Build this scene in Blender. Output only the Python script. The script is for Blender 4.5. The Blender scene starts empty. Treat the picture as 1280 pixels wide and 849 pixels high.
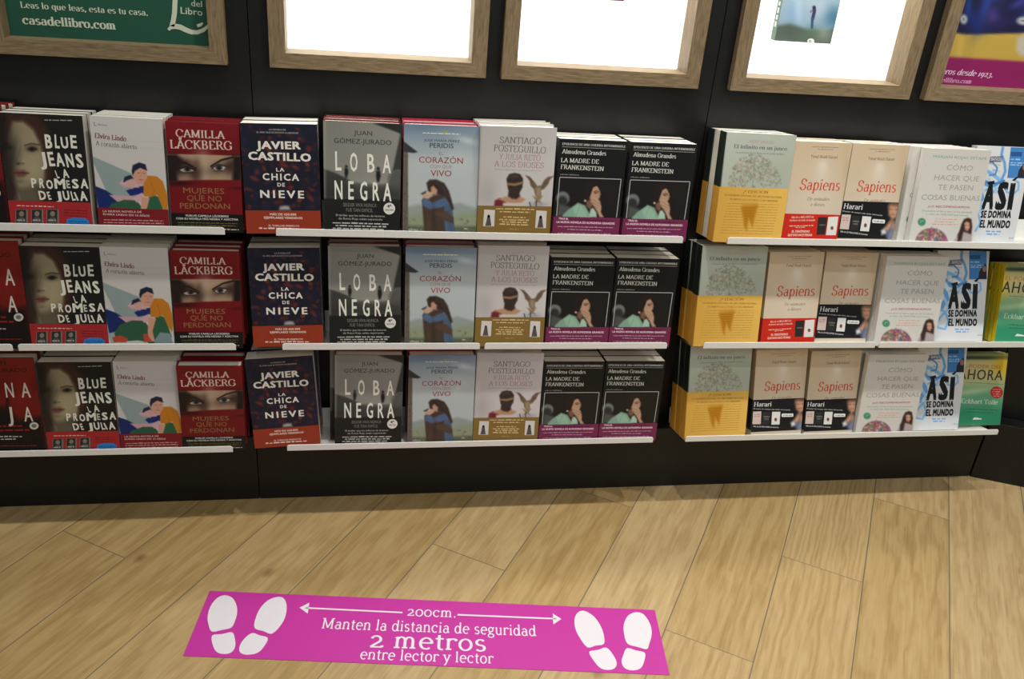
import bpy, math, random
import numpy as np
from mathutils import Matrix, Vector

# ------------------------------------------------------------------ camera, world, lights, exposure
S = bpy.context.scene
C = S.collection
CAM_YAW, CAM_PITCH, CAM_ROLL = -0.19289, -0.46349, 0.08553
CAM_POS = (0.0, -1.77791, 1.41545)
F_PX = 1086.26

def cam_axes(yaw, pitch, roll):
    cy, sy = math.cos(yaw), math.sin(yaw)
    r = Vector((cy, sy, 0)); fw = Vector((-sy, cy, 0)); up = Vector((0, 0, 1))
    fw2 = math.cos(pitch) * fw + math.sin(pitch) * up
    up2 = math.cos(pitch) * up - math.sin(pitch) * fw
    r3 = math.cos(roll) * r + math.sin(roll) * up2
    up3 = math.cos(roll) * up2 - math.sin(roll) * r
    return r3, up3, fw2

cam_data = bpy.data.cameras.new('camera')
cam = bpy.data.objects.new('camera', cam_data)
C.objects.link(cam)
cam_data.sensor_fit = 'HORIZONTAL'
cam_data.sensor_width = 36.0
cam_data.lens = 36.0 * F_PX / 1280.0
_r, _u, _f = cam_axes(CAM_YAW, CAM_PITCH, CAM_ROLL)
cam.matrix_world = Matrix(((_r[0], _u[0], -_f[0], CAM_POS[0]), (_r[1], _u[1], -_f[1], CAM_POS[1]),
                           (_r[2], _u[2], -_f[2], CAM_POS[2]), (0, 0, 0, 1)))
S.camera = cam

S.view_settings.view_transform = 'Standard'
S.view_settings.look = 'None'
S.view_settings.exposure = 0.20
S.view_settings.gamma = 1.0
S.view_settings.use_curve_mapping = False

world = bpy.data.worlds.new('shop_surroundings')
S.world = world
world.use_nodes = True
world.node_tree.nodes['Background'].inputs[0].default_value = (0.90, 0.97, 1.0, 1)
world.node_tree.nodes['Background'].inputs[1].default_value = 0.13

def spot(name, loc, target, watts, color, size=math.radians(110), blend=0.6, radius=0.05):
    d = bpy.data.lights.new(name, 'SPOT')
    d.energy = watts; d.color = color; d.spot_size = size; d.spot_blend = blend; d.shadow_soft_size = radius
    o = bpy.data.objects.new(name, d); C.objects.link(o)
    o.location = loc
    o.rotation_euler = (Vector(target) - Vector(loc)).to_track_quat('-Z', 'Y').to_euler()
    return o

WARM = (1.0, 0.97, 0.91)
# ceiling downlights in a row just in front of the shelves
for i, (lx, ly, w) in enumerate(((-0.75, -0.43, 32), (0.30, -0.47, 62), (1.25, -0.42, 70), (2.2, -0.45, 60))):
    spot('ceiling_spot', (lx, ly, 3.0), (lx, ly + 0.12, 0.0), w, WARM, size=math.radians(95), blend=0.7, radius=0.035)
# a second track of weaker spots over the aisle
for i, (lx, w) in enumerate(((-0.2, 13), (1.0, 17), (2.2, 20))):
    spot('aisle_spot', (lx, -1.55, 2.95), (lx, 0.0, 0.55), w, WARM, size=math.radians(80), blend=0.8, radius=0.04)
# the shop's general ceiling lighting farther out over the aisle
def area(name, loc, sx, sy, watts, color, target):
    d = bpy.data.lights.new(name, 'AREA'); d.shape = 'RECTANGLE'; d.size = sx; d.size_y = sy
    d.energy = watts; d.color = color
    o = bpy.data.objects.new(name, d); C.objects.link(o); o.location = loc
    o.rotation_euler = (Vector(target) - Vector(loc)).to_track_quat('-Z', 'Y').to_euler()
    return o
area('aisle_ceiling_light', (1.6, -3.6, 3.0), 3.6, 1.6, 42, (0.90, 0.97, 1.0), (0.9, 0.0, 0.5))

# ------------------------------------------------------------------ helpers
def lin(c):
    out = []
    for x in c[:3]:
        x = max(0.0, min(255.0, x)) / 255.0
        out.append(x / 12.92 if x <= 0.04045 else ((x + 0.055) / 1.055) ** 2.4)
    return tuple(out)

def lin_arr(a):
    a = np.clip(a, 0, 255) / 255.0
    return np.where(a <= 0.04045, a / 12.92, ((a + 0.055) / 1.055) ** 2.4)

def principled(name, color=(128, 128, 128), rough=0.5, spec=0.5, metal=0.0):
    m = bpy.data.materials.new(name); m.use_nodes = True
    b = m.node_tree.nodes['Principled BSDF']
    b.inputs['Base Color'].default_value = lin(color) + (1,)
    b.inputs['Roughness'].default_value = rough
    b.inputs['Specular IOR Level'].default_value = spec
    b.inputs['Metallic'].default_value = metal
    return m, m.node_tree, b

def mat_print(name, rough, spec=0.5):
    m, nt, b = principled(name, rough=rough, spec=spec)
    a = nt.nodes.new('ShaderNodeVertexColor'); a.layer_name = 'Col'
    nt.links.new(a.outputs['Color'], b.inputs['Base Color'])
    return m

def mat_noise(name, c0, c1, scale, rough, spec=0.5, stretch=(1, 1, 1), bump=0.0, detail=4):
    m, nt, b = principled(name, c0, rough, spec)
    tc = nt.nodes.new('ShaderNodeTexCoord'); mp = nt.nodes.new('ShaderNodeMapping')
    mp.inputs['Scale'].default_value = stretch
    n = nt.nodes.new('ShaderNodeTexNoise'); n.inputs['Scale'].default_value = scale; n.inputs['Detail'].default_value = detail
    r = nt.nodes.new('ShaderNodeValToRGB')
    r.color_ramp.elements[0].position = 0.32; r.color_ramp.elements[1].position = 0.68
    r.color_ramp.elements[0].color = lin(c0) + (1,); r.color_ramp.elements[1].color = lin(c1) + (1,)
    nt.links.new(tc.outputs['Object'], mp.inputs['Vector']); nt.links.new(mp.outputs['Vector'], n.inputs['Vector'])
    nt.links.new(n.outputs['Fac'], r.inputs['Fac']); nt.links.new(r.outputs['Color'], b.inputs['Base Color'])
    if bump:
        bp = nt.nodes.new('ShaderNodeBump'); bp.inputs['Strength'].default_value = bump; bp.inputs['Distance'].default_value = 0.002
        nt.links.new(n.outputs['Fac'], bp.inputs['Height']); nt.links.new(bp.outputs['Normal'], b.inputs['Normal'])
    return m

M_PRINT = mat_print('printed_cover', 0.36, 0.32)
M_MATTE = mat_print('printed_matte', 0.55, 0.35)
M_VINYL = mat_print('printed_floor_vinyl', 0.45, 0.35)
M_PAGE = mat_noise('page_edges', (214, 208, 192), (236, 231, 219), 3.0, 0.8, 0.2, stretch=(3, 260, 3), bump=0.25)
M_BLACK = mat_noise('black_laminate', (18, 18, 17), (23, 23, 21), 60, 0.42, 0.35)
M_WHITE = mat_noise('white_powder_coated_steel', (236, 235, 228), (240, 239, 233), 120, 0.45, 0.4)
M_BOXWHITE = principled('white_box_lining', (236, 236, 232), 0.6, 0.2)[0]

def mat_emit(name, color, strength):
    m = bpy.data.materials.new(name); m.use_nodes = True; nt = m.node_tree
    b = nt.nodes['Principled BSDF']
    b.inputs['Base Color'].default_value = lin((230, 230, 228)) + (1,)
    b.inputs['Emission Color'].default_value = lin(color) + (1,)
    b.inputs['Emission Strength'].default_value = strength
    return m
M_LIGHTPANEL = mat_emit('lit_light_panel', (255, 255, 253), 0.58)

def mat_oak(name):
    m, nt, b = principled(name, (150, 122, 90), 0.5, 0.3)
    tc = nt.nodes.new('ShaderNodeTexCoord')
    mp = nt.nodes.new('ShaderNodeMapping'); mp.inputs['Scale'].default_value = (1, 1, 1)
    n1 = nt.nodes.new('ShaderNodeTexNoise'); n1.inputs['Scale'].default_value = 14; n1.inputs['Detail'].default_value = 6
    n1.inputs['Distortion'].default_value = 0.6
    r = nt.nodes.new('ShaderNodeValToRGB')
    r.color_ramp.elements[0].position = 0.3; r.color_ramp.elements[1].position = 0.72
    r.color_ramp.elements[0].color = lin((108, 90, 65)) + (1,)
    r.color_ramp.elements[1].color = lin((148, 128, 98)) + (1,)
    a = nt.nodes.new('ShaderNodeAttribute'); a.attribute_name = 'grain'
    nt.links.new(a.outputs['Vector'], mp.inputs['Vector'])
    nt.links.new(mp.outputs['Vector'], n1.inputs['Vector'])
    nt.links.new(n1.outputs['Fac'], r.inputs['Fac']); nt.links.new(r.outputs['Color'], b.inputs['Base Color'])
    bp = nt.nodes.new('ShaderNodeBump'); bp.inputs['Strength'].default_value = 0.15; bp.inputs['Distance'].default_value = 0.002
    nt.links.new(n1.outputs['Fac'], bp.inputs['Height']); nt.links.new(bp.outputs['Normal'], b.inputs['Normal'])
    return m
M_OAK = mat_oak('oak_frame')

# floor: oak-look planks, 19.65 cm wide, laid at an angle to the wall
PLANK_ANG = math.radians(56.7); PLANK_W = 0.1965; PLANK_V0 = -1.183; PLANK_L = 1.17
def mat_floor():
    m, nt, b = principled('oak_plank_floor', (200, 168, 118), 0.38, 0.4)
    N, L = nt.nodes, nt.links
    def math_(op, a=None, b_=None, c=None):
        n = N.new('ShaderNodeMath'); n.operation = op
        for i, x in enumerate((a, b_, c)):
            if x is None: continue
            if isinstance(x, (int, float)): n.inputs[i].default_value = x
            else: L.new(x, n.inputs[i])
        return n.outputs[0]
    tc = N.new('ShaderNodeTexCoord'); sp = N.new('ShaderNodeSeparateXYZ'); L.new(tc.outputs['Object'], sp.inputs[0])
    X, Y = sp.outputs[0], sp.outputs[1]
    ca, sa = math.cos(PLANK_ANG), math.sin(PLANK_ANG)
    U = math_('ADD', math_('MULTIPLY', X, ca), math_('MULTIPLY', Y, sa))
    V = math_('ADD', math_('MULTIPLY', X, -sa), math_('MULTIPLY', Y, ca))
    vi = math_('DIVIDE', math_('SUBTRACT', V, PLANK_V0), PLANK_W)
    idx = math_('FLOOR', vi); fv = math_('FRACT', vi)
    uo = math_('DIVIDE', math_('SUBTRACT', math_('ADD', U, math_('MULTIPLY', idx, 0.391)), 0.403), PLANK_L)
    jdx = math_('FLOOR', uo); fu = math_('FRACT', uo)
    pid = math_('ADD', math_('MULTIPLY', idx, 7.13), math_('MULTIPLY', jdx, 3.71))
    wn = N.new('ShaderNodeTexWhiteNoise'); wn.noise_dimensions = '1D'; L.new(pid, wn.inputs['W'])
    rnd = wn.outputs['Value']
    # grain coordinates
    cmb = N.new('ShaderNodeCombineXYZ')
    L.new(math_('MULTIPLY', U, 1.1), cmb.inputs[0])
    L.new(math_('MULTIPLY', V, 22.0), cmb.inputs[1])
    L.new(math_('MULTIPLY', pid, 5.0), cmb.inputs[2])
    n1 = N.new('ShaderNodeTexNoise'); n1.inputs['Scale'].default_value = 2.2; n1.inputs['Detail'].default_value = 7
    n1.inputs['Roughness'].default_value = 0.62; n1.inputs['Distortion'].default_value = 1.1
    L.new(cmb.outputs[0], n1.inputs['Vector'])
    cmb2 = N.new('ShaderNodeCombineXYZ')
    L.new(math_('MULTIPLY', U, 6.0), cmb2.inputs[0]); L.new(math_('MULTIPLY', V, 170.0), cmb2.inputs[1]); L.new(pid, cmb2.inputs[2])
    n2 = N.new('ShaderNodeTexNoise'); n2.inputs['Scale'].default_value = 1.5; n2.inputs['Detail'].default_value = 3
    L.new(cmb2.outputs[0], n2.inputs['Vector'])
    # cathedral figure
    cmb3 = N.new('ShaderNodeCombineXYZ')
    L.new(math_('MULTIPLY', U, 1.0), cmb3.inputs[0]); L.new(math_('MULTIPLY', V, 5.0), cmb3.inputs[1]); L.new(math_('MULTIPLY', pid, 2.3), cmb3.inputs[2])
    wv = N.new('ShaderNodeTexWave'); wv.wave_type = 'RINGS'; wv.inputs['Scale'].default_value = 5.0
    wv.inputs['Distortion'].default_value = 9.0; wv.inputs['Detail'].default_value = 3.0; wv.inputs['Detail Scale'].default_value = 1.2
    L.new(cmb3.outputs[0], wv.inputs['Vector'])
    g = math_('ADD', math_('ADD', math_('MULTIPLY', n1.outputs['Fac'], 0.48), math_('MULTIPLY', n2.outputs['Fac'], 0.32)), math_('MULTIPLY', wv.outputs['Fac'], 0.16))
    r = N.new('ShaderNodeValToRGB')
    e = r.color_ramp.elements
    e[0].position = 0.28; e[0].color = lin((157, 128, 81)) + (1,)
    e[1].position = 0.68; e[1].color = lin((191, 164, 115)) + (1,)
    e2 = r.color_ramp.elements.new(0.46); e2.color = lin((178, 149, 100)) + (1,)
    L.new(g, r.inputs['Fac'])
    hsv = N.new('ShaderNodeHueSaturation')
    L.new(r.outputs['Color'], hsv.inputs['Color'])
    L.new(math_('ADD', math_('MULTIPLY', rnd, 0.12), 0.94), hsv.inputs['Value'])
    L.new(math_('ADD', math_('MULTIPLY', rnd, -0.10), 1.03), hsv.inputs['Saturation'])
    # knots
    cmb4 = N.new('ShaderNodeCombineXYZ')
    L.new(math_('MULTIPLY', U, 3.2), cmb4.inputs[0]); L.new(math_('MULTIPLY', V, 4.6), cmb4.inputs[1]); L.new(pid, cmb4.inputs[2])
    vo = N.new('ShaderNodeTexVoronoi'); vo.inputs['Scale'].default_value = 1.0; L.new(cmb4.outputs[0], vo.inputs['Vector'])
    kn = N.new('ShaderNodeValToRGB'); kn.color_ramp.elements[0].position = 0.015; kn.color_ramp.elements[1].position = 0.075
    kn.color_ramp.elements[0].color = (0.72, 0.72, 0.72, 1); kn.color_ramp.elements[1].color = (0, 0, 0, 1)
    L.new(vo.outputs['Distance'], kn.inputs['Fac'])
    mixk = N.new('ShaderNodeMixRGB'); mixk.inputs['Color2'].default_value = lin((104, 72, 38)) + (1,)
    L.new(kn.outputs['Color'], mixk.inputs['Fac']); L.new(hsv.outputs['Color'], mixk.inputs['Color1'])
    # seams
    dv = math_('MULTIPLY', math_('MINIMUM', fv, math_('SUBTRACT', 1.0, fv)), PLANK_W)
    du = math_('MULTIPLY', math_('MINIMUM', fu, math_('SUBTRACT', 1.0, fu)), PLANK_L)
    seam = math_('MAXIMUM', math_('LESS_THAN', dv, 0.0013), math_('LESS_THAN', du, 0.0010))
    mixs = N.new('ShaderNodeMixRGB'); mixs.inputs['Color2'].default_value = lin((112, 100, 82)) + (1,)
    L.new(seam, mixs.inputs['Fac']); L.new(mixk.outputs['Color'], mixs.inputs['Color1'])
    L.new(mixs.outputs['Color'], b.inputs['Base Color'])
    L.new(math_('ADD', math_('MULTIPLY', n1.outputs['Fac'], 0.2), 0.32), b.inputs['Roughness'])
    bp = N.new('ShaderNodeBump'); bp.inputs['Strength'].default_value = 0.25; bp.inputs['Distance'].default_value = 0.0015
    L.new(math_('SUBTRACT', math_('MULTIPLY', n2.outputs['Fac'], 0.15), seam), bp.inputs['Height']); L.new(bp.outputs['Normal'], b.inputs['Normal'])
    return m
M_FLOOR = mat_floor()

class MB:
    """collects boxes / quads / prisms into one mesh"""
    def __init__(self): self.v = []; self.f = []
    def box(self, x0, x1, y0, y1, z0, z1, M=None):
        b = len(self.v)
        P = [(x0, y0, z0), (x1, y0, z0), (x1, y1, z0), (x0, y1, z0), (x0, y0, z1), (x1, y0, z1), (x1, y1, z1), (x0, y1, z1)]
        if M is not None: P = [tuple(M @ Vector(p)) for p in P]
        self.v += P
        self.f += [tuple(b + i for i in q) for q in ((0, 3, 2, 1), (4, 5, 6, 7), (0, 1, 5, 4), (1, 2, 6, 5), (2, 3, 7, 6), (3, 0, 4, 7))]
    def prism(self, prof, axis, a0, a1):
        """extrude a closed 2-D profile along an axis ('x': prof=(y,z), 'y': prof=(x,z), 'z': prof=(x,y))"""
        b = len(self.v); n = len(prof)
        for a in (a0, a1):
            for p in prof:
                self.v.append({'x': (a, p[0], p[1]), 'y': (p[0], a, p[1]), 'z': (p[0], p[1], a)}[axis])
        for i in range(n):
            j = (i + 1) % n
            self.f.append((b + i, b + j, b + n + j, b + n + i))
        self.f.append(tuple(b + i for i in range(n - 1, -1, -1))); self.f.append(tuple(b + n + i for i in range(n)))
    def mesh(self, name, mat, bevel=0.0):
        me = bpy.data.meshes.new(name); me.from_pydata(self.v, [], self.f); me.materials.append(mat)
        import bmesh
        bm = bmesh.new(); bm.from_mesh(me)
        bmesh.ops.recalc_face_normals(bm, faces=bm.faces[:])
        if bevel:
            bmesh.ops.bevel(bm, geom=bm.edges[:], offset=bevel, segments=2, affect='EDGES', profile=0.5, clamp_overlap=True)
        bm.to_mesh(me); bm.free()
        return me

def link(name, me, parent=None):
    o = bpy.data.objects.new(name, me); C.objects.link(o)
    if parent is not None: o.parent = parent
    return o
def tag(o, label=None, cat=None, group=None, kind=None):
    if label: o['label'] = label
    if cat: o['category'] = cat
    if group: o['group'] = group
    if kind: o['kind'] = kind
    return o
def thing(name, label, cat, loc=(0, 0, 0), group=None):
    o = bpy.data.objects.new(name, None); C.objects.link(o); o.location = loc; o.empty_display_size = 0.05
    return tag(o, label, cat, group)
def struct(name, mb, mat, bevel=0.0):
    o = link(name, mb.mesh(name, mat, bevel)); o['kind'] = 'structure'; return o
def grain(me, kx, ky, kz):
    a = me.attributes.new('grain', 'FLOAT_VECTOR', 'POINT')
    a.data.foreach_set('vector', [c for v in me.vertices for c in (v.co[0] * kx, v.co[1] * ky, v.co[2] * kz)])

# ------------------------------------------------------------------ the setting
MODX = (-0.225, 0.790, 1.800)                         # joints of the metre-wide wall modules
WALL_Y, PLINTH_Y = 0.150, 0.100
FR = [(-0.717, -0.269), (-0.184, 0.266), (0.300, 0.748), (0.825, 1.272), (1.311, 1.760)]   # the five frames, outer x
FZ0, FZ1 = 1.076, 1.690

fl = MB(); fl.box(-3.0, 4.5, -4.5, 1.2, -0.05, 0.0)
floor = struct('floor', fl, M_FLOOR)

wb = MB()
edges = [-1.8, -1.24] + list(MODX)
for a, b in zip(edges[:-1], edges[1:]):
    wb.box(a + 0.001, b - 0.001, WALL_Y, WALL_Y + 0.018, 0.0, FZ0 + 0.012)
    wb.box(a + 0.001, b - 0.001, WALL_Y, WALL_Y + 0.018, FZ1 - 0.012, 2.6)
cuts = [-1.8] + [v for f in FR for v in (f[0] + 0.012, f[1] - 0.012)] + [1.799]
for a, b in zip(cuts[0::2], cuts[1::2]):
    sp = [a] + [m for m in MODX if a < m < b] + [b]
    for p, q in zip(sp[:-1], sp[1:]):
        wb.box(p + 0.001, q - 0.001, WALL_Y, WALL_Y + 0.018, FZ0 + 0.012, FZ1 - 0.012)
struct('wall_back', wb, M_BLACK)
core = MB(); core.box(-1.8, 1.9, 0.34, 0.36, 0.0, 2.6)
struct('wall_core', core, M_BLACK)

pl = MB()
for a, b in ((-1.8, -0.2575), (-0.2560, 1.782)):
    pl.box(a, b, PLINTH_Y, WALL_Y + 0.01, 0.0, 0.190)
struct('baseboard_back', pl, M_BLACK, 0.0015)

# next unit turns the corner towards the aisle
def angled(x, y, ang):
    return Matrix.Translation((x, y, 0)) @ Matrix.Rotation(ang, 4, 'Z')
A2 = math.radians(-24)
wr = MB(); wr.box(0.0, 1.3, 0.0, 0.018, 0.0, 2.6, angled(1.803, 0.150, A2)); struct('wall_right', wr, M_BLACK)
br = MB(); br.box(0.0, 1.3, 0.0, 0.05, 0.0, 0.190, angled(1.785, 0.098, A2)); struct('baseboard_right', br, M_BLACK, 0.0015)

# ------------------------------------------------------------------ shelves
ROWZ = {1: 0.76494, 2: 0.49384, 3: 0.22274}
SLOPE = {('L', 1): 7.0, ('L', 2): 6.3, ('L', 3): 6.0, ('M', 1): 6.5, ('M', 2): 7.2, ('M', 3): 7.0, ('R', 1): 8.5, ('R', 2): 11.5, ('R', 3): 13.0}
ROWN = {1: 'top', 2: 'middle', 3: 'bottom'}
def rounded_bar(x0, x1, z0, z1, r=0.006, n=5):
    P = [(x0, z0), (x1, z0)]
    for k in range(n + 1):
        a = math.pi / 2 * k / n; P.append((x1 - r + r * math.cos(a), z1 - r + r * math.sin(a)))
    for k in range(n + 1):
        a = math.pi / 2 * (1 + k / n); P.append((x0 + r + r * math.cos(a), z1 - r + r * math.sin(a)))
    return P
def make_shelf(x0, x1, row, bay, label):
    t = thing('display_shelf', label, 'shelf', (x0, 0, ROWZ[row]), 'white metal display shelves')
    L = x1 - x0; th = math.radians(SLOPE[bay, row])
    lip = MB(); lip.prism(rounded_bar(0, L, -0.0095, 0.0068), 'y', 0.0, 0.0028)
    link('front_lip', lip.mesh('front_lip', M_WHITE, 0.0008), t)
    ct, st = math.cos(th), math.sin(th)
    def P(a, b): return (0.0028 + a * ct + b * st, -0.0080 - a * st + b * ct)
    D, k = 0.127, 0.0016
    tray = MB(); tray.prism([P(0, 0), P(0, -k), P(D + k, -k), P(D + k, 0.050), P(D, 0.050), P(D, 0)], 'x', 0.0015, L - 0.0015)
    link('tray', tray.mesh('tray', M_WHITE), t)
    y1, z1 = P(D + k, 0)
    for xb in (0.06, L - 0.085):
        b = MB(); b.prism([P(D * 0.2, -k), P(D + k, -k - 0.012), P(D + k, 0.03), (WALL_Y, z1 + 0.035), (WALL_Y, z1 - 0.016), P(D, -k - 0.013)], 'x', xb, xb + 0.025)
        link('bracket', b.mesh('bracket', M_BLACK), t)
    return t
for a in ((-1.170, -0.278, 1, 'L', 'white metal shelf, top row, under the dark young-face novels'),
          (-0.175, 0.723, 1, 'M', 'white metal shelf, top row, running under the grey thriller and black novels'),
          (0.830, 1.735, 1, 'R', 'white metal shelf, top row, right of the black upright, under beige books'),
          (-1.170, -0.730, 2, 'L', 'short white shelf, middle row, cut off by the left photo edge'),
          (-0.719, -0.273, 2, 'L', 'short white shelf, middle row, under the reclining-couple novel and eyes thriller'),
          (-0.173, 0.273, 2, 'M', 'short white shelf, middle row, under the grey silhouette thriller'),
          (0.284, 0.729, 2, 'M', 'short white shelf, middle row, under the two black novel stacks'),
          (0.822, 1.280, 2, 'R', 'short white shelf, middle row, under the beige books with red titles'),
          (1.291, 1.735, 2, 'R', 'short white shelf, middle row, under the green and yellow paperbacks'),
          (-1.190, -0.297, 3, 'L', 'white metal shelf, bottom row, left end with the blue-stickered dark novel'),
          (-0.173, 0.736, 3, 'M', 'white metal shelf, bottom row, centre, under grey thriller and black novels'),
          (0.823, 1.728, 3, 'R', 'white metal shelf, bottom row, right of the black upright, open left end')):
    make_shelf(*a)

# ------------------------------------------------------------------ lettering
def new_text_mesh(body, bold):
    cu = bpy.data.curves.new('glyph', 'FONT'); cu.body = body; cu.resolution_u = 2
    o = bpy.data.objects.new('glyph', cu); C.objects.link(o)
    me = bpy.data.meshes.new_from_object(o.evaluated_get(bpy.context.evaluated_depsgraph_get()))
    vs = [(v.co.x, v.co.y) for v in me.vertices]; fs = [tuple(p.vertices) for p in me.polygons]
    bpy.data.objects.remove(o); bpy.data.curves.remove(cu); bpy.data.meshes.remove(me)
    return vs, fs
_sans = {}
def sans_glyph(ch, bold):
    k = (ch, round(bold, 3))
    if k not in _sans:
        if ('II', 0) not in _sans: _sans['II', 0] = max(v[0] for v in new_text_mesh('II', 0)[0])
        adv = max(v[0] for v in new_text_mesh('I' + ch + 'I', 0)[0]) - _sans['II', 0]
        vs, fs = ([], []) if ch == ' ' else new_text_mesh(ch, bold)
        _sans[k] = (vs, fs, adv)
    return _sans[k]

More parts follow.
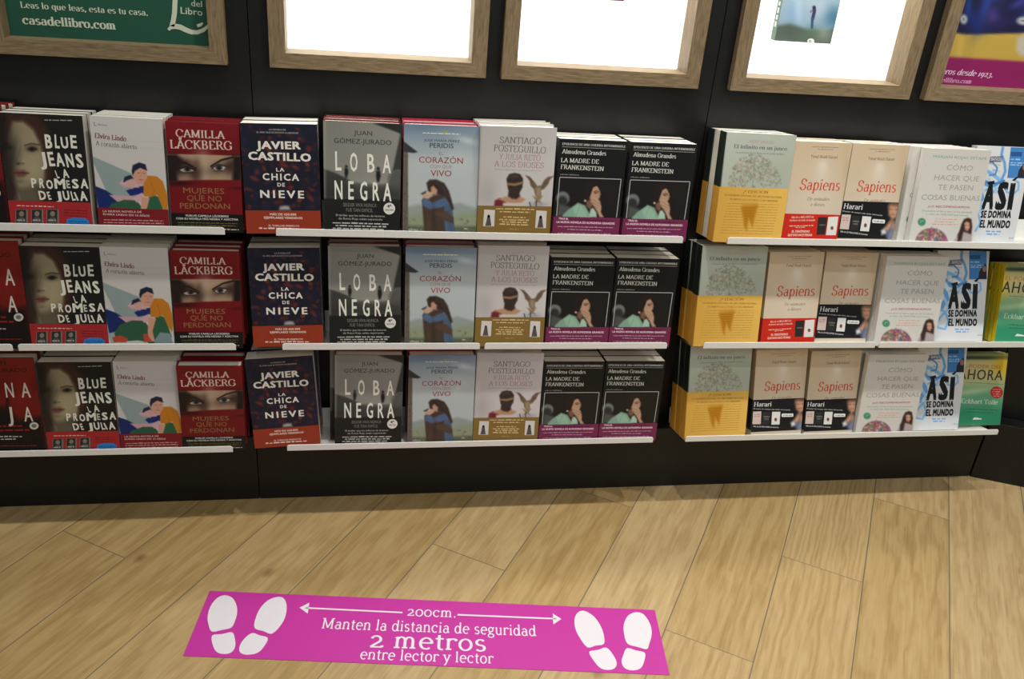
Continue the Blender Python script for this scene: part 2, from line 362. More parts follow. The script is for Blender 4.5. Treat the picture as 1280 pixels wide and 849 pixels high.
# a drawn roman alphabet: strokes (L polyline, A arc), S foot/head serif, H flag serif, D dot
SERIF = {
'a': (46, 'A 22 33 13 14 0 155;L 35 33 35 6 43 1;A 21 14 14 14 0 360'), 'b': (48, 'L 10 73 10 2;A 26 24 16 24 0 360;H 10 73'),
'c': (44, 'A 24 24 18 24 45 315;D 36 40'), 'd': (50, 'A 22 24 16 24 0 360;L 39 73 39 0;S 41 0;H 39 73'),
'e': (46, 'A 24 24 18 24 0 310;L 6 26 42 26'), 'f': (30, 'A 26 58 11 15 30 180;L 15 58 15 0;L 3 46 28 46;S 15 0'),
'g': (44, 'A 20 32 14 15 0 360;A 21 -8 18 12 0 360;L 12 19 8 10 22 4;L 31 43 42 47'), 'h': (50, 'L 10 73 10 0;A 25 30 14 18 0 150;L 39 30 39 0;S 10 0;S 39 0;H 10 73'),
'i': (24, 'L 12 48 12 0;D 12 65;S 12 0;H 12 48'), 'j': (22, 'L 12 48 12 -12;A 4 -12 8 10 270 360;D 12 65;H 12 48'),
'k': (48, 'L 10 73 10 0;L 38 47 12 22;L 20 28 42 0;S 10 0;S 41 0;S 37 48;H 10 73'), 'l': (24, 'L 12 73 12 0;S 12 0;H 12 73'),
'm': (72, 'L 10 48 10 0;A 22 32 12 16 0 160;L 34 32 34 0;A 46 32 12 16 0 160;L 58 32 58 0;S 10 0;S 34 0;S 58 0;H 10 48'),
'n': (50, 'L 10 48 10 0;A 25 31 14 17 0 150;L 39 31 39 0;S 10 0;S 39 0;H 10 48'), 'o': (48, 'A 24 24 18 24 0 360'),
'p': (48, 'L 10 48 10 -22;A 26 24 16 24 0 360;S 10 -22;H 10 48'), 'q': (48, 'A 22 24 16 24 0 360;L 39 48 39 -22;S 39 -22'),
'r': (36, 'L 10 48 10 0;A 25 33 15 14 55 170;S 11 0;H 10 48;D 33 43'), 's': (38, 'A 19 36 12 12 30 270;A 19 12 13 12 90 -150'),
't': (30, 'L 14 62 14 10;A 23 10 9 10 180 300;L 3 46 28 46'), 'u': (50, 'L 10 48 10 16;A 24 15 14 15 180 345;L 38 48 38 0 44 0;H 10 48;H 38 48'),
'v': (44, 'L 5 48 22 0;L 22 0 39 48;S 5 48;S 38 48'), 'w': (60, 'L 5 48 18 0;L 18 0 30 48;L 30 48 43 0;L 43 0 55 48;S 5 48;S 55 48'),
'x': (44, 'L 6 48 38 0;L 38 48 6 0;S 6 48;S 38 48;S 6 0;S 38 0'), 'y': (44, 'L 5 48 23 2;L 40 48 23 2 14 -20 6 -20;S 5 48;S 39 48'),
'z': (42, 'L 6 46 36 46;L 36 46 6 2;L 6 2 37 2'),
'A': (62, 'L 5 0 31 70;L 31 70 57 0;L 15 24 47 24;S 6 0;S 56 0'), 'B': (58, 'L 13 70 13 0;L 6 69 28 69;A 28 53 16 17 90 -90;L 13 36 30 36;A 30 18 19 18 90 -90;L 30 1 6 1'),
'C': (66, 'A 37 35 31 36 42 318;L 60 62 60 48'), 'D': (68, 'L 13 70 13 0;L 6 69 30 69;A 30 35 31 35 90 -90;L 30 1 6 1'),
'E': (56, 'L 13 70 13 0;L 6 69 48 69 48 56;L 13 36 38 36;L 6 1 50 1 50 14'), 'F': (52, 'L 13 70 13 0;L 6 69 47 69 47 56;L 13 36 36 36;S 13 0'),
'G': (70, 'A 37 35 31 36 42 340;L 60 62 60 48;L 60 30 60 4;L 46 31 67 31'), 'H': (70, 'L 13 70 13 0;L 57 70 57 0;L 13 36 57 36;S 13 0;S 13 70;S 57 0;S 57 70'),
'I': (28, 'L 14 70 14 0;S 14 0;S 14 70'), 'J': (36, 'L 22 70 22 12;A 12 12 10 12 360 190;S 22 70'),
'K': (64, 'L 13 70 13 0;L 52 70 14 32;L 26 42 56 0;S 13 0;S 13 70;S 56 0;S 52 70'), 'L': (54, 'L 13 70 13 0;L 6 1 48 1 48 16;S 13 70'),
'M': (80, 'L 12 70 12 0;L 12 70 40 6;L 40 6 66 70;L 66 70 66 0;S 12 0;S 66 0;S 9 70;S 69 70'), 'N': (70, 'L 12 70 12 0;L 12 70 57 2;L 57 70 57 0;S 12 0;S 57 70;S 9 70'),
'O': (72, 'A 36 35 31 36 0 360'), 'P': (56, 'L 13 70 13 0;L 6 69 30 69;A 30 52 19 18 90 -90;L 30 34 13 34;S 13 0'),
'Q': (72, 'A 36 35 31 36 0 360;L 40 10 64 -12'), 'R': (62, 'L 13 70 13 0;L 6 69 30 69;A 30 53 18 17 90 -90;L 30 36 13 36;L 32 36 56 0;S 13 0;S 58 0'),
'S': (52, 'A 26 53 17 18 25 270;A 26 17 19 18 90 -155;L 43 66 43 52;L 7 18 7 4'), 'T': (60, 'L 4 69 56 69;L 30 70 30 0;L 4 70 4 55;L 56 70 56 55;S 30 0'),
'U': (68, 'L 13 70 13 24;A 34 24 21 24 180 360;L 55 24 55 70;S 13 70;S 55 70'), 'V': (62, 'L 5 70 31 0;L 31 0 57 70;S 6 70;S 56 70'),
'W': (88, 'L 5 70 26 0;L 26 0 44 70;L 44 70 64 0;L 64 0 84 70;S 5 70;S 84 70'), 'X': (62, 'L 6 70 56 0;L 56 70 6 0;S 6 70;S 56 70;S 6 0;S 56 0'),
'Y': (60, 'L 5 70 30 34;L 55 70 30 34;L 30 34 30 0;S 30 0;S 5 70;S 55 70'), 'Z': (56, 'L 6 56 6 69 50 69;L 50 69 6 1;L 6 1 50 1 50 14'),
'0': (48, 'A 24 24 19 25 0 360'), '1': (30, 'L 15 48 15 0;S 15 0;H 15 48'), '2': (46, 'A 21 34 14 15 165 -35;L 33 26 6 2;L 6 2 41 2 41 9'),
'3': (42, 'A 19 35 13 13 150 -80;A 19 4 16 18 85 -150'), '4': (46, 'L 32 -18 32 48;L 32 48 4 2;L 4 2 44 2'), '5': (42, 'L 12 48 12 24;L 12 47 36 47;A 18 8 16 18 100 -150'),
'6': (46, 'A 24 22 17 22 0 360;A 34 22 28 46 180 110'), '7': (42, 'L 5 46 38 46 18 -20'), '8': (46, 'A 23 50 14 14 0 360;A 23 18 18 18 0 360'), '9': (46, 'A 22 28 16 19 0 360;A 12 28 27 46 0 -75'),
'.': (20, 'D 10 4'), ',': (20, 'D 10 4;L 11 4 7 -10'), ':': (20, 'D 10 4;D 10 40'), '-': (30, 'L 4 24 26 24'), ' ': (24, ''),
'!': (24, 'L 12 70 12 22;D 12 4'), '¡': (24, 'L 12 26 12 -22;D 12 46'), 'ª': (30, 'A 15 58 9 10 0 360;L 25 68 25 48;L 4 42 26 42')}
for ch, base, acc in (('á', 'a', 'L 18 54 30 68'), ('é', 'e', 'L 20 54 32 68'), ('í', 'i', 'L 10 54 20 68'), ('ó', 'o', 'L 20 54 32 68'), ('ú', 'u', 'L 20 54 32 68'),
                      ('Ó', 'O', 'L 30 77 44 90'), ('Á', 'A', 'L 26 77 40 90'), ('É', 'E', 'L 22 77 36 90'), ('Ä', 'A', 'A 31 82 7 7 0 360'), ('Í', 'I', 'L 10 77 22 90'), ('Ñ', 'N', 'L 22 80 34 86;L 34 86 48 80')):
    SERIF[ch] = (SERIF[base][0], SERIF[base][1] + ';' + acc)
SERIF['í'] = (24, 'L 12 48 12 0;S 12 0;H 12 48;L 9 56 20 68')
def serif_glyph(ch, weight, slant, contrast=1.0):
    adv, prog = SERIF[ch]
    vs, fs = [], []
    thick = 11.0 * weight; thin = (4.2 * (1 - contrast * 0.0)) * (0.6 + 0.4 * weight)
    thin = thin * contrast + thick * (1 - contrast)
    def strip(pts):
        n = len(pts); b = len(vs)
        for i, p in enumerate(pts):
            q0 = pts[max(0, i - 1)]; q1 = pts[min(n - 1, i + 1)]
            dx, dy = q1[0] - q0[0], q1[1] - q0[1]; l = math.hypot(dx, dy) or 1
            w = (thin + (thick - thin) * min(1.0, abs(dy / l)) ** 1.6) / 2
            vs.append((p[0] - dy / l * w, p[1] + dx / l * w)); vs.append((p[0] + dy / l * w, p[1] - dx / l * w))
        for i in range(n - 1): fs.append((b + 2 * i, b + 2 * i + 1, b + 2 * i + 3, b + 2 * i + 2))
    def quad(x0, y0, x1, y1):
        b = len(vs); vs.extend([(x0, y0), (x1, y0), (x1, y1), (x0, y1)]); fs.append((b, b + 1, b + 2, b + 3))
    for cmd in prog.split(';'):
        t = cmd.split()
        if not t: continue
        a = [float(x) for x in t[1:]]
        if t[0] == 'L':
            pts = list(zip(a[0::2], a[1::2]))
            for p, q in zip(pts[:-1], pts[1:]): strip([p, q])
        elif t[0] == 'A':
            cx, cy, rx, ry, a0, a1 = a; n = max(5, int(abs(a1 - a0) / 24))
            strip([(cx + rx * math.cos(math.radians(a0 + (a1 - a0) * i / n)), cy + ry * math.sin(math.radians(a0 + (a1 - a0) * i / n))) for i in range(n + 1)])
        elif t[0] == 'S':
            x, y = a; hw = 4.6 + thick * 0.5
            if y > 20: quad(x - hw, y - thin * 0.9, x + hw, y + 0.3)
            else: quad(x - hw, y - 0.3, x + hw, y + thin * 0.9)
        elif t[0] == 'H':
            x, y = a; b = len(vs); vs.extend([(x - 6 - thick * 0.4, y - 4.5), (x, y - 8), (x + thick / 2, y), (x, y + 1.5)]); fs.append((b, b + 1, b + 2, b + 3))
        elif t[0] == 'D':
            x, y = a; r = thick * 0.62; b = len(vs)
            vs.extend([(x + r * math.cos(math.pi * i / 4), y + r * math.sin(math.pi * i / 4)) for i in range(8)]); fs.append(tuple(b + i for i in range(8)))
    return [((x + slant * y) / 70.0, y / 70.0) for x, y in vs], fs, adv / 70.0
def set_text(s, font, bold=0.0, track=0.0, slant=0.0):
    """glyph outlines in cap-height units, with the line's left at x = 0: verts, faces, width"""
    V, Fc, x = [], [], 0.0
    for ch in s:
        if font in ('serif', 'slab'): vs, fs, adv = serif_glyph(ch, (1.0 if font == 'serif' else 0.80) + bold, slant, 1.0 if font == 'serif' else 0.55)
        else:
            vs, fs, adv = sans_glyph(ch, 0); k = 1 / 0.729
            if bold > 0.002 and vs:                               # heavier weights: the outline thickened by small shifts
                sh = ((-1, 0), (1, 0)) if bold < 0.016 else ((-1, -.7), (1, -.7), (1, .7), (-1, .7), (0, 0))
                d, n0 = bold * 1.1, len(vs)
                fs = [tuple(i + q * n0 for i in f) for q in range(len(sh)) for f in fs]
                vs = [(p[0] + q[0] * d, p[1] + q[1] * d) for q in sh for p in vs]; adv += d
            vs = [(p[0] * k + slant * p[1] * k, p[1] * k) for p in vs]; adv = adv * k
        b = len(V)
        # pieces that overlap within a glyph lie a few microns apart, like passes of ink
        lay = {}
        if font != 'sans':
            comp = list(range(len(vs)))
            def root(i):
                while comp[i] != i: i = comp[i]
                return i
            for f in fs:
                for i in f[1:]: comp[root(i)] = root(f[0])
            ids = {}
            lay = {i: ids.setdefault(root(i), len(ids)) for i in range(len(vs))}
        elif bold > 0.002 and vs:
            lay = {i: i // n0 for i in range(len(vs))}
        V += [(p[0] + x, p[1], lay.get(i, 0) % 10) for i, p in enumerate(vs)]; Fc += [tuple(b + i for i in f) for f in fs]
        x += adv + track + (0.045 if font != 'sans' else 0.0)
    if not V: return [], [], 1.0
    m = min(p[0] for p in V)
    return [(p[0] - m, p[1], p[2]) for p in V], Fc, max(p[0] for p in V) - m

# ------------------------------------------------------------------ printed artwork
def homography(src, dst):
    A, b = [], []
    for (x, y), (u, v) in zip(src, dst):
        A.append([x, y, 1, 0, 0, 0, -u * x, -u * y]); b.append(u); A.append([0, 0, 0, x, y, 1, -v * x, -v * y]); b.append(v)
    return np.append(np.linalg.solve(np.array(A, float), np.array(b, float)), 1).reshape(3, 3)
def apply_h(H, P):
    P = np.asarray(P, float); q = np.c_[P, np.ones(len(P))] @ H.T
    return q[:, :2] / q[:, 2:3]
class Art:
    """a flat print w x h metres. Shapes are given in drawing units, where quad is TL, TR, BR, BL of the sheet.
    Soft pictures go to a fine vertex-colour grid, lettering and hard marks to polygons a hair above it."""
    def __init__(self, w, h, quad, base, nx=80, gain=1.0, sub=None):
        self.w, self.h, self.gain = w, h, gain * 0.94
        self.H = homography(quad, [(0, 0), (1, 0), (1, 1), (0, 1)])
        Hi = np.linalg.inv(self.H)
        self.sub = sub or (0, 0, 1, 1)                       # part of the sheet this print covers
        u0, v0, u1, v1 = self.sub
        self.nx = nx; self.ny = max(2, int(nx * (v1 - v0) * h / ((u1 - u0) * w)))
        uu, vv = np.meshgrid(np.linspace(u0, u1, nx + 1), np.linspace(v0, v1, self.ny + 1))
        self.uv = np.stack([uu.ravel(), vv.ravel()], 1)
        self.P = apply_h(Hi, self.uv)
        self.col = np.tile(np.array(base, float), (len(self.P), 1))
        d = np.diff(apply_h(Hi, [(0, .5), (1, .5)]), axis=0); self.cell = np.hypot(*d[0]) / nx
        self.ov = []                                         # overlay polygons: (verts uv-metres, faces, colour, level)
    def _mix(self, a, color):
        self.col += a[:, None] * (np.array(color, float) - self.col)
    def poly(self, pts, color, soft=1.0, alpha=1.0):
        P = self.P; pts = np.array(pts, float); n = len(pts)
        inside = np.zeros(len(P), bool); dist = np.full(len(P), 1e9)
        for i in range(n):
            a, b = pts[i], pts[(i + 1) % n]
            cond = ((a[1] > P[:, 1]) != (b[1] > P[:, 1])); dy = (b[1] - a[1]) or 1e-9
            inside ^= cond & (P[:, 0] < (b[0] - a[0]) * (P[:, 1] - a[1]) / dy + a[0])
            ab = b - a; t = np.clip(((P - a) @ ab) / max(1e-9, ab @ ab), 0, 1)
            dist = np.minimum(dist, np.hypot(*(P - a - t[:, None] * ab).T))
        sd = np.where(inside, dist, -dist); w = self.cell * (0.45 + 0.42 * soft)
        self._mix(np.clip(sd / w * 0.5 + 0.5, 0, 1) * alpha, color); return self
    def ell(self, cx, cy, rx, ry, color, soft=1.0, alpha=1.0, rot=0.0):
        d = self.P - np.array([cx, cy]); c, s = math.cos(math.radians(rot)), math.sin(math.radians(rot))
        x = (d[:, 0] * c + d[:, 1] * s) / rx; y = (-d[:, 0] * s + d[:, 1] * c) / ry
        r = np.hypot(x, y); w = self.cell * (0.45 + 0.42 * soft) / min(rx, ry)
        self._mix(np.clip((1 - r) / w * 0.5 + 0.5, 0, 1) * alpha, color); return self
    def blob(self, cx, cy, rx, ry, color, alpha=1.0, rot=0.0):
        d = self.P - np.array([cx, cy]); c, s = math.cos(math.radians(rot)), math.sin(math.radians(rot))
        x = (d[:, 0] * c + d[:, 1] * s) / rx; y = (-d[:, 0] * s + d[:, 1] * c) / ry
        self._mix(np.exp(-(x * x + y * y)) * alpha, color); return self
    def line(self, pts, width, color, alpha=1.0):
        P = self.P; dist = np.full(len(P), 1e9)
        for a, b in zip(pts[:-1], pts[1:]):
            a = np.array(a, float); ab = np.array(b, float) - a
            t = np.clip(((P - a) @ ab) / max(1e-9, ab @ ab), 0, 1); dist = np.minimum(dist, np.hypot(*(P - a - t[:, None] * ab).T))
        self._mix(np.clip((width / 2 - dist) / self.cell + 0.5, 0, 1) * alpha, color); return self
    def grad(self, p0, c0, p1, c1, alpha=1.0, mask=None):
        d = np.array(p1, float) - np.array(p0, float); t = np.clip(((self.P - np.array(p0, float)) @ d) / (d @ d), 0, 1)[:, None]
        col = np.array(c0, float) * (1 - t) + np.array(c1, float) * t
        a = np.full(len(self.P), alpha) if mask is None else mask * alpha
        self.col += a[:, None] * (col - self.col); return self
    def speckle(self, n, box, r, colors, seed=1, alpha=1.0, aspect=1.0):
        rg = random.Random(seed)
        for _ in range(n):
            self.ell(rg.uniform(box[0], box[2]), rg.uniform(box[1], box[3]), r * rg.uniform(.5, 1.4), r * rg.uniform(.4, 1.0) * aspect, rg.choice(colors), 1.2, alpha * rg.uniform(.5, 1), rg.uniform(0, 180))
        return self
    # hard marks
    def _loc(self, pts):
        q = apply_h(self.H, pts); return np.stack([(q[:, 0] - 0.5) * self.w, (1 - q[:, 1]) * self.h], 1)
    def shape(self, pts, color, level=1):
        v = self._loc(pts); self.ov.append(([tuple(p) for p in v], [tuple(range(len(v)))], color, level)); return self
    def rect(self, x0, y0, x1, y1, color, level=1): return self.shape([(x0, y0), (x1, y0), (x1, y1), (x0, y1)], color, level)
    def disc(self, cx, cy, rx, ry, color, level=1, n=24):
        return self.shape([(cx + rx * math.cos(2 * math.pi * i / n), cy + ry * math.sin(2 * math.pi * i / n)) for i in range(n)], color, level)
    def stroke(self, pts, w, color, level=1):
        L = []; R = []
        for i, p in enumerate(pts):
            a = pts[max(0, i - 1)]; b = pts[min(len(pts) - 1, i + 1)]; dx, dy = b[0] - a[0], b[1] - a[1]; l = math.hypot(dx, dy) or 1
            ww = w[i] if isinstance(w, (list, tuple)) else w
            L.append((p[0] - dy / l * ww / 2, p[1] + dx / l * ww / 2)); R.append((p[0] + dy / l * ww / 2, p[1] - dx / l * ww / 2))
        v = [tuple(p) for p in self._loc(L + R)]; n = len(L)
        self.ov.append((v, [(i, i + 1, n + i + 1, n + i) for i in range(n - 1)], color, level)); return self
    def text(self, s, p0, p1, hpx, color, font='sans', bold=0.0, track=0.0, slant=0.0, level=1, wob=0.0, seed=3):
        """line of lettering from baseline point p0 to baseline point p1 with capitals hpx drawing units high"""
        V, Fc, W = set_text(s, font, bold, track, slant)
        if not V: return self
        a, b = self._loc([p0, p1]); up = self._loc([(p0[0], p0[1] - hpx)])[0]
        hh = abs(up[1] - a[1]); d = b - a; l = np.hypot(*d); ex = d / l; ey = np.array([-ex[1], ex[0]])
        rg = random.Random(seed)
        out = []
        for x, y, ly in V:
            q = a + ex * (x / W * l) + ey * (y * hh); out.append((q[0], q[1], ly))
        self.ov.append((out, Fc, color, level)); return self
    def greek(self, p0, p1, hpx, color, seed=1, level=1, word=5.0):
        """a line of print too small to read: short dashes with word gaps"""
        rg = random.Random(seed); x = 0.0; L = math.hypot(p1[0] - p0[0], p1[1] - p0[1])
        dx, dy = (p1[0] - p0[0]) / L, (p1[1] - p0[1]) / L
        while x < L:
            w = min(L - x, hpx * rg.uniform(0.9, 1.1) * rg.choice((2, 3, 4, 5)) * word / 5)
            h = hpx * rg.uniform(0.6, 1.0)
            a = (p0[0] + dx * x, p0[1] + dy * x); b = (p0[0] + dx * (x + w), p0[1] + dy * (x + w))
            self.shape([a, b, (b[0], b[1] - h), (a[0], a[1] - h)], color, level); x += w + hpx * 0.8
        return self
    def emit(self, V, Fc, Cl, y0, step=0.00007):
        """append this print, lying in the plane y = y0 and facing -y"""
        b = len(V); nx, ny = self.nx, self.ny
        for (u, v) in self.uv: V.append(((u - .5) * self.w, y0, (1 - v) * self.h))
        Cl.extend(np.clip(lin_arr(self.col) * self.gain, 0, 0.86).tolist())
        for j in range(ny):
            for i in range(nx):
                k = b + j * (nx + 1) + i; Fc.append((k, k + nx + 1, k + nx + 2, k + 1))
        for vs, fs, color, lev in self.ov:
            b = len(V); V.extend((p[0], y0 - step * lev - (5e-6 * p[2] if len(p) > 2 else 0), p[1]) for p in vs)
            c = [min(0.86, x * self.gain) for x in lin(color)]; Cl.extend([c] * len(vs))
            for f in fs:
                p = [vs[i] for i in f]; ar = sum(p[i][0] * p[(i + 1) % len(p)][1] - p[(i + 1) % len(p)][0] * p[i][1] for i in range(len(p)))
                g = tuple(b + i for i in f); Fc.append(g if ar > 0 else g[::-1])
def color_mesh(name, V, Fc, Cl, mat):
    me = bpy.data.meshes.new(name); me.from_pydata(V, [], Fc); me.materials.append(mat)
    a = me.color_attributes.new('Col', 'FLOAT_COLOR', 'POINT')
    arr = np.ones((len(V), 4), np.float32); arr[:, :3] = np.array(Cl, np.float32); a.data.foreach_set('color', arr.ravel())
    return me

# ------------------------------------------------------------------ framed boxes on the wall
def make_frame(parent, x0, x1, depth_back):
    """four mitred oak boards round an opening, local origin at lower left outer corner on the wall"""
    W, Hh, b, s, y0, y1 = x1 - x0, FZ1 - FZ0, 0.030, 0.0325, -0.020, depth_back - WALL_Y
    V, Fc, G = [], [], []
    def board(p, along):
        o = len(V); off = random.random() * 9
        for y in (y0, y1):
            for q in p:
                V.append((q[0], y, q[1]))
                G.append((q[0] * 2.2 + off, y * 22, q[1] * 22) if along == 'x' else (q[0] * 22 + off, y * 22, q[1] * 2.2))
        for f in ((0, 1, 2, 3), (7, 6, 5, 4), (0, 4, 5, 1), (1, 5, 6, 2), (2, 6, 7, 3), (3, 7, 4, 0)): Fc.append(tuple(o + i for i in f))
    board([(0, 0), (W, 0), (W - s, b), (s, b)], 'x'); board([(s, Hh - b), (W - s, Hh - b), (W, Hh), (0, Hh)], 'x')
    board([(0, 0), (s, b), (s, Hh - b), (0, Hh)], 'z'); board([(W - s, b), (W, 0), (W, Hh), (W - s, Hh - b)], 'z')
    me = bpy.data.meshes.new('frame'); me.from_pydata(V, [], Fc); me.materials.append(M_OAK)
    a = me.attributes.new('grain', 'FLOAT_VECTOR', 'POINT'); a.data.foreach_set('vector', [c for g in G for c in g])
    return link('frame', me, parent), s, b
random.seed(4)
def light_box(i, label):
    x0, x1 = FR[i]; t = thing('light_box', label, 'light box', (x0, WALL_Y, FZ0), 'lit oak display boxes')
    fr, s, b = make_frame(t, x0, x1, 0.195)
    W, Hh, d0, d1 = x1 - x0, FZ1 - FZ0, 0.045, 0.150
    h = MB(); k = 0.003
    h.box(s - k, s, d0, d1, b, Hh - b); h.box(W - s, W - s + k, d0, d1, b, Hh - b)
    h.box(s - k, W - s + k, d0, d1, b - k, b); h.box(s - k, W - s + k, d0, d1, Hh - b, Hh - b + k)
    link('lining', h.mesh('lining', M_BOXWHITE), t)
    p = MB(); p.box(s - k, W - s + k, d1, d1 + 0.01, b - k, Hh - b + k); link('back_light_panel', p.mesh('back_light_panel', M_LIGHTPANEL), t)
    d = bpy.data.lights.new('box_lamp', 'AREA'); d.shape = 'RECTANGLE'; d.size = W - 0.10; d.size_y = 0.05; d.energy = 3.0; d.color = (1.0, 0.99, 0.96)
    o = bpy.data.objects.new('box_lamp', d); C.objects.link(o); o.parent = t; o.location = (W / 2, 0.070, Hh - b - 0.006)
    return t
light_box(1, 'empty lit white display box in an oak frame, left of the magenta-book box')
light_box(2, 'lit white oak-framed box with a magenta book near its top')
light_box(3, 'lit white oak-framed box holding the blue misty forest book')

def poster_frame(i, depth, art, label, pname):
    x0, x1 = FR[i]; t = thing('poster_frame', label, 'framed poster', (x0, WALL_Y, FZ0))
    fr, s, b = make_frame(t, x0, x1, depth + 0.004)
    V, Fc, Cl = [], [], []
    art.emit(V, Fc, Cl, 0.0, 0.0006)
    W, Hh = x1 - x0, FZ1 - FZ0
    # art's sheet is local to its own centre/bottom: shift to frame coordinates
    V = [(v[0] + W / 2, v[1] + depth - WALL_Y, v[2] + 0.0) for v in V]
    o = len(V); k = 0.004                                     # backing board
    V += [(0.02, depth - WALL_Y + 0.0003, 0.02), (W - 0.02, depth - WALL_Y + 0.0003, 0.02), (W - 0.02, depth - WALL_Y + 0.0003, Hh - 0.02), (0.02, depth - WALL_Y + 0.0003, Hh - 0.02),
          (0.02, depth - WALL_Y + k, 0.02), (W - 0.02, depth - WALL_Y + k, 0.02), (W - 0.02, depth - WALL_Y + k, Hh - 0.02), (0.02, depth - WALL_Y + k, Hh - 0.02)]
    Cl += [[0.02, 0.09, 0.055] if i == 0 else [0.02, 0.02, 0.06]] * 8
    for f in ((0, 1, 2, 3), (7, 6, 5, 4), (0, 4, 5, 1), (1, 5, 6, 2), (2, 6, 7, 3), (3, 7, 4, 0)): Fc.append(tuple(o + q for q in f))
    link(pname, color_mesh(pname, V, Fc, Cl, M_MATTE), t)
    return t

W8 = (232, 232, 226)
# green poster (far left) and magenta poster (far right); drawing units are the sheet's own
def art_green():
    a = Art(0.448, 0.614, [(-91.9, -412.4), (256.7, -371), (286.6, 77.7), (-5.4, 62.8)], (34, 86, 66), nx=60, gain=1.0, sub=(0.05, 0.55, 0.95, 0.965))
    c = (214, 220, 196)
    a.text('Leas lo que leas, esta es tu casa.', (26, 9.5), (185, 19.5), 7.6, c, 'serif', 0.25)
    a.text('casadellibro.com', (28.6, 29.7), (145, 37), 10.5, c, 'serif', 0.5)
    k = lambda x, y: (200 + x / 9.43, y / 9.43)
    a.stroke([k(180, -500), k(175, -150), k(178, 0), k(172, 150), k(158, 240), k(140, 310)], 6.2, c)
    a.stroke([k(98, 352), k(130, 320), k(185, 310), k(240, 320), k(300, 350), k(370, 378), k(440, 382), k(510, 355), k(572, 305)], [3.5, 5, 6.6, 6.6, 6.2, 5.8, 5.2, 5, 3.5], c)
    a.shape([k(430, 290), k(500, 262), k(512, 280), k(482, 312), k(445, 322)], c)
    a.text('Casa', k(300, -40), k(495, -20), 8.2, c, 'sans', 0.01); a.text('del', k(368, 72), k(497, 84), 8.2, c, 'sans', 0.01)
    a.text('Libro', k(245, 160), k(502, 186), 9.0, c, 'sans', 0.01)
    return a
poster_frame(0, 0.165, art_green(), 'dark green poster with cream lettering in an oak frame at far left', 'poster')
def art_magenta():
    q = [(640 + x / 2, y / 2) for x, y in ((1203.6, -504.3), (1660.0, -450.3), (1403.9, 259.7), (997.7, 238.8))]
    a = Art(0.449, 0.614, q, (196, 164, 72), nx=110, gain=1.05, sub=(0.05, 0.5, 0.95, 0.965))
    k = lambda x, y: (1140 + x / 6.064, y / 6.064)
    a.poly([k(-300, -900), k(1400, -900), k(1400, 262), k(900, 250), k(380, 262), k(320, 245), k(-300, 225)], (24, 26, 62), 1.0)
    for x, y, rx, ry, col, r in ((560, 40, 40, 200, (36, 66, 150), 20), (480, 150, 60, 90, (22, 44, 120), -30), (620, 120, 60, 70, (74, 62, 140), 10), (760, 60, 110, 46, (20, 20, 60), -25),
                                 (820, 20, 90, 30, (60, 62, 150), -30), (430, 40, 24, 110, (30, 60, 140), 5), (700, 170, 120, 26, (34, 30, 90), -15), (880, 120, 60, 60, (44, 52, 140), 0), (600, -80, 100, 60, (60, 90, 180), 30), (760, -120, 120, 50, (30, 40, 110), -20)):
        a.blob(*k(x, y), rx / 6.064, ry / 6.064, col, 0.9, r)
    a.ell(*k(392, 146), 26 / 6.06, 34 / 6.06, (190, 194, 196)); a.blob(*k(392, 146), 10 / 6.06, 12 / 6.06, (90, 92, 110))
    a.ell(*k(850, 158), 54 / 6.06, 30 / 6.06, (196, 198, 198)); a.blob(*k(850, 158), 30 / 6.06, 6 / 6.06, (80, 82, 100))
    a.poly([k(800, 290), k(850, 262), k(1000, 270), k(1000, 430), k(820, 420), k(790, 380)], (196, 190, 176), 3)
    a.poly([k(360, 262), k(392, 262), k(372, 440), k(338, 438)], (216, 188, 96), 3, 0.6)
    a.poly([k(-300, 398), k(268, 430), k(850, 466), k(1400, 500), k(1400, 800), k(-300, 800)], (142, 26, 92), 1.0)
    a.text('Libreros desde 1923.', k(118, 552), k(606, 586), 7.2, (232, 196, 222), 'serif', 0.25, slant=0.22)
    a.text('casadellibro.com', k(100, 616), k(444, 634), 5.6, (216, 160, 196), 'serif', 0.25, slant=0.22)
    return a
poster_frame(4, 0.185, art_magenta(), 'magenta, gold and navy poster in an oak frame at far right', 'poster')

# ------------------------------------------------------------------ the book designs
SPECS = {}          # letter -> dict(w, h, t, hard, spine, edge, art, bands)
def spec(k, w, h, t, hard, spine, art, bands=(), page=None): SPECS[k] = dict(w=w, h=h, t=t, hard=hard, spine=spine, art=art, bands=bands)
def band(a, z1, spine, z0=0.0): return dict(art=a, z0=z0, z1=z1, spine=spine)
def quad_v(quad, h, z):                                   # v coordinate of a height above the foot
    return 1 - z / h

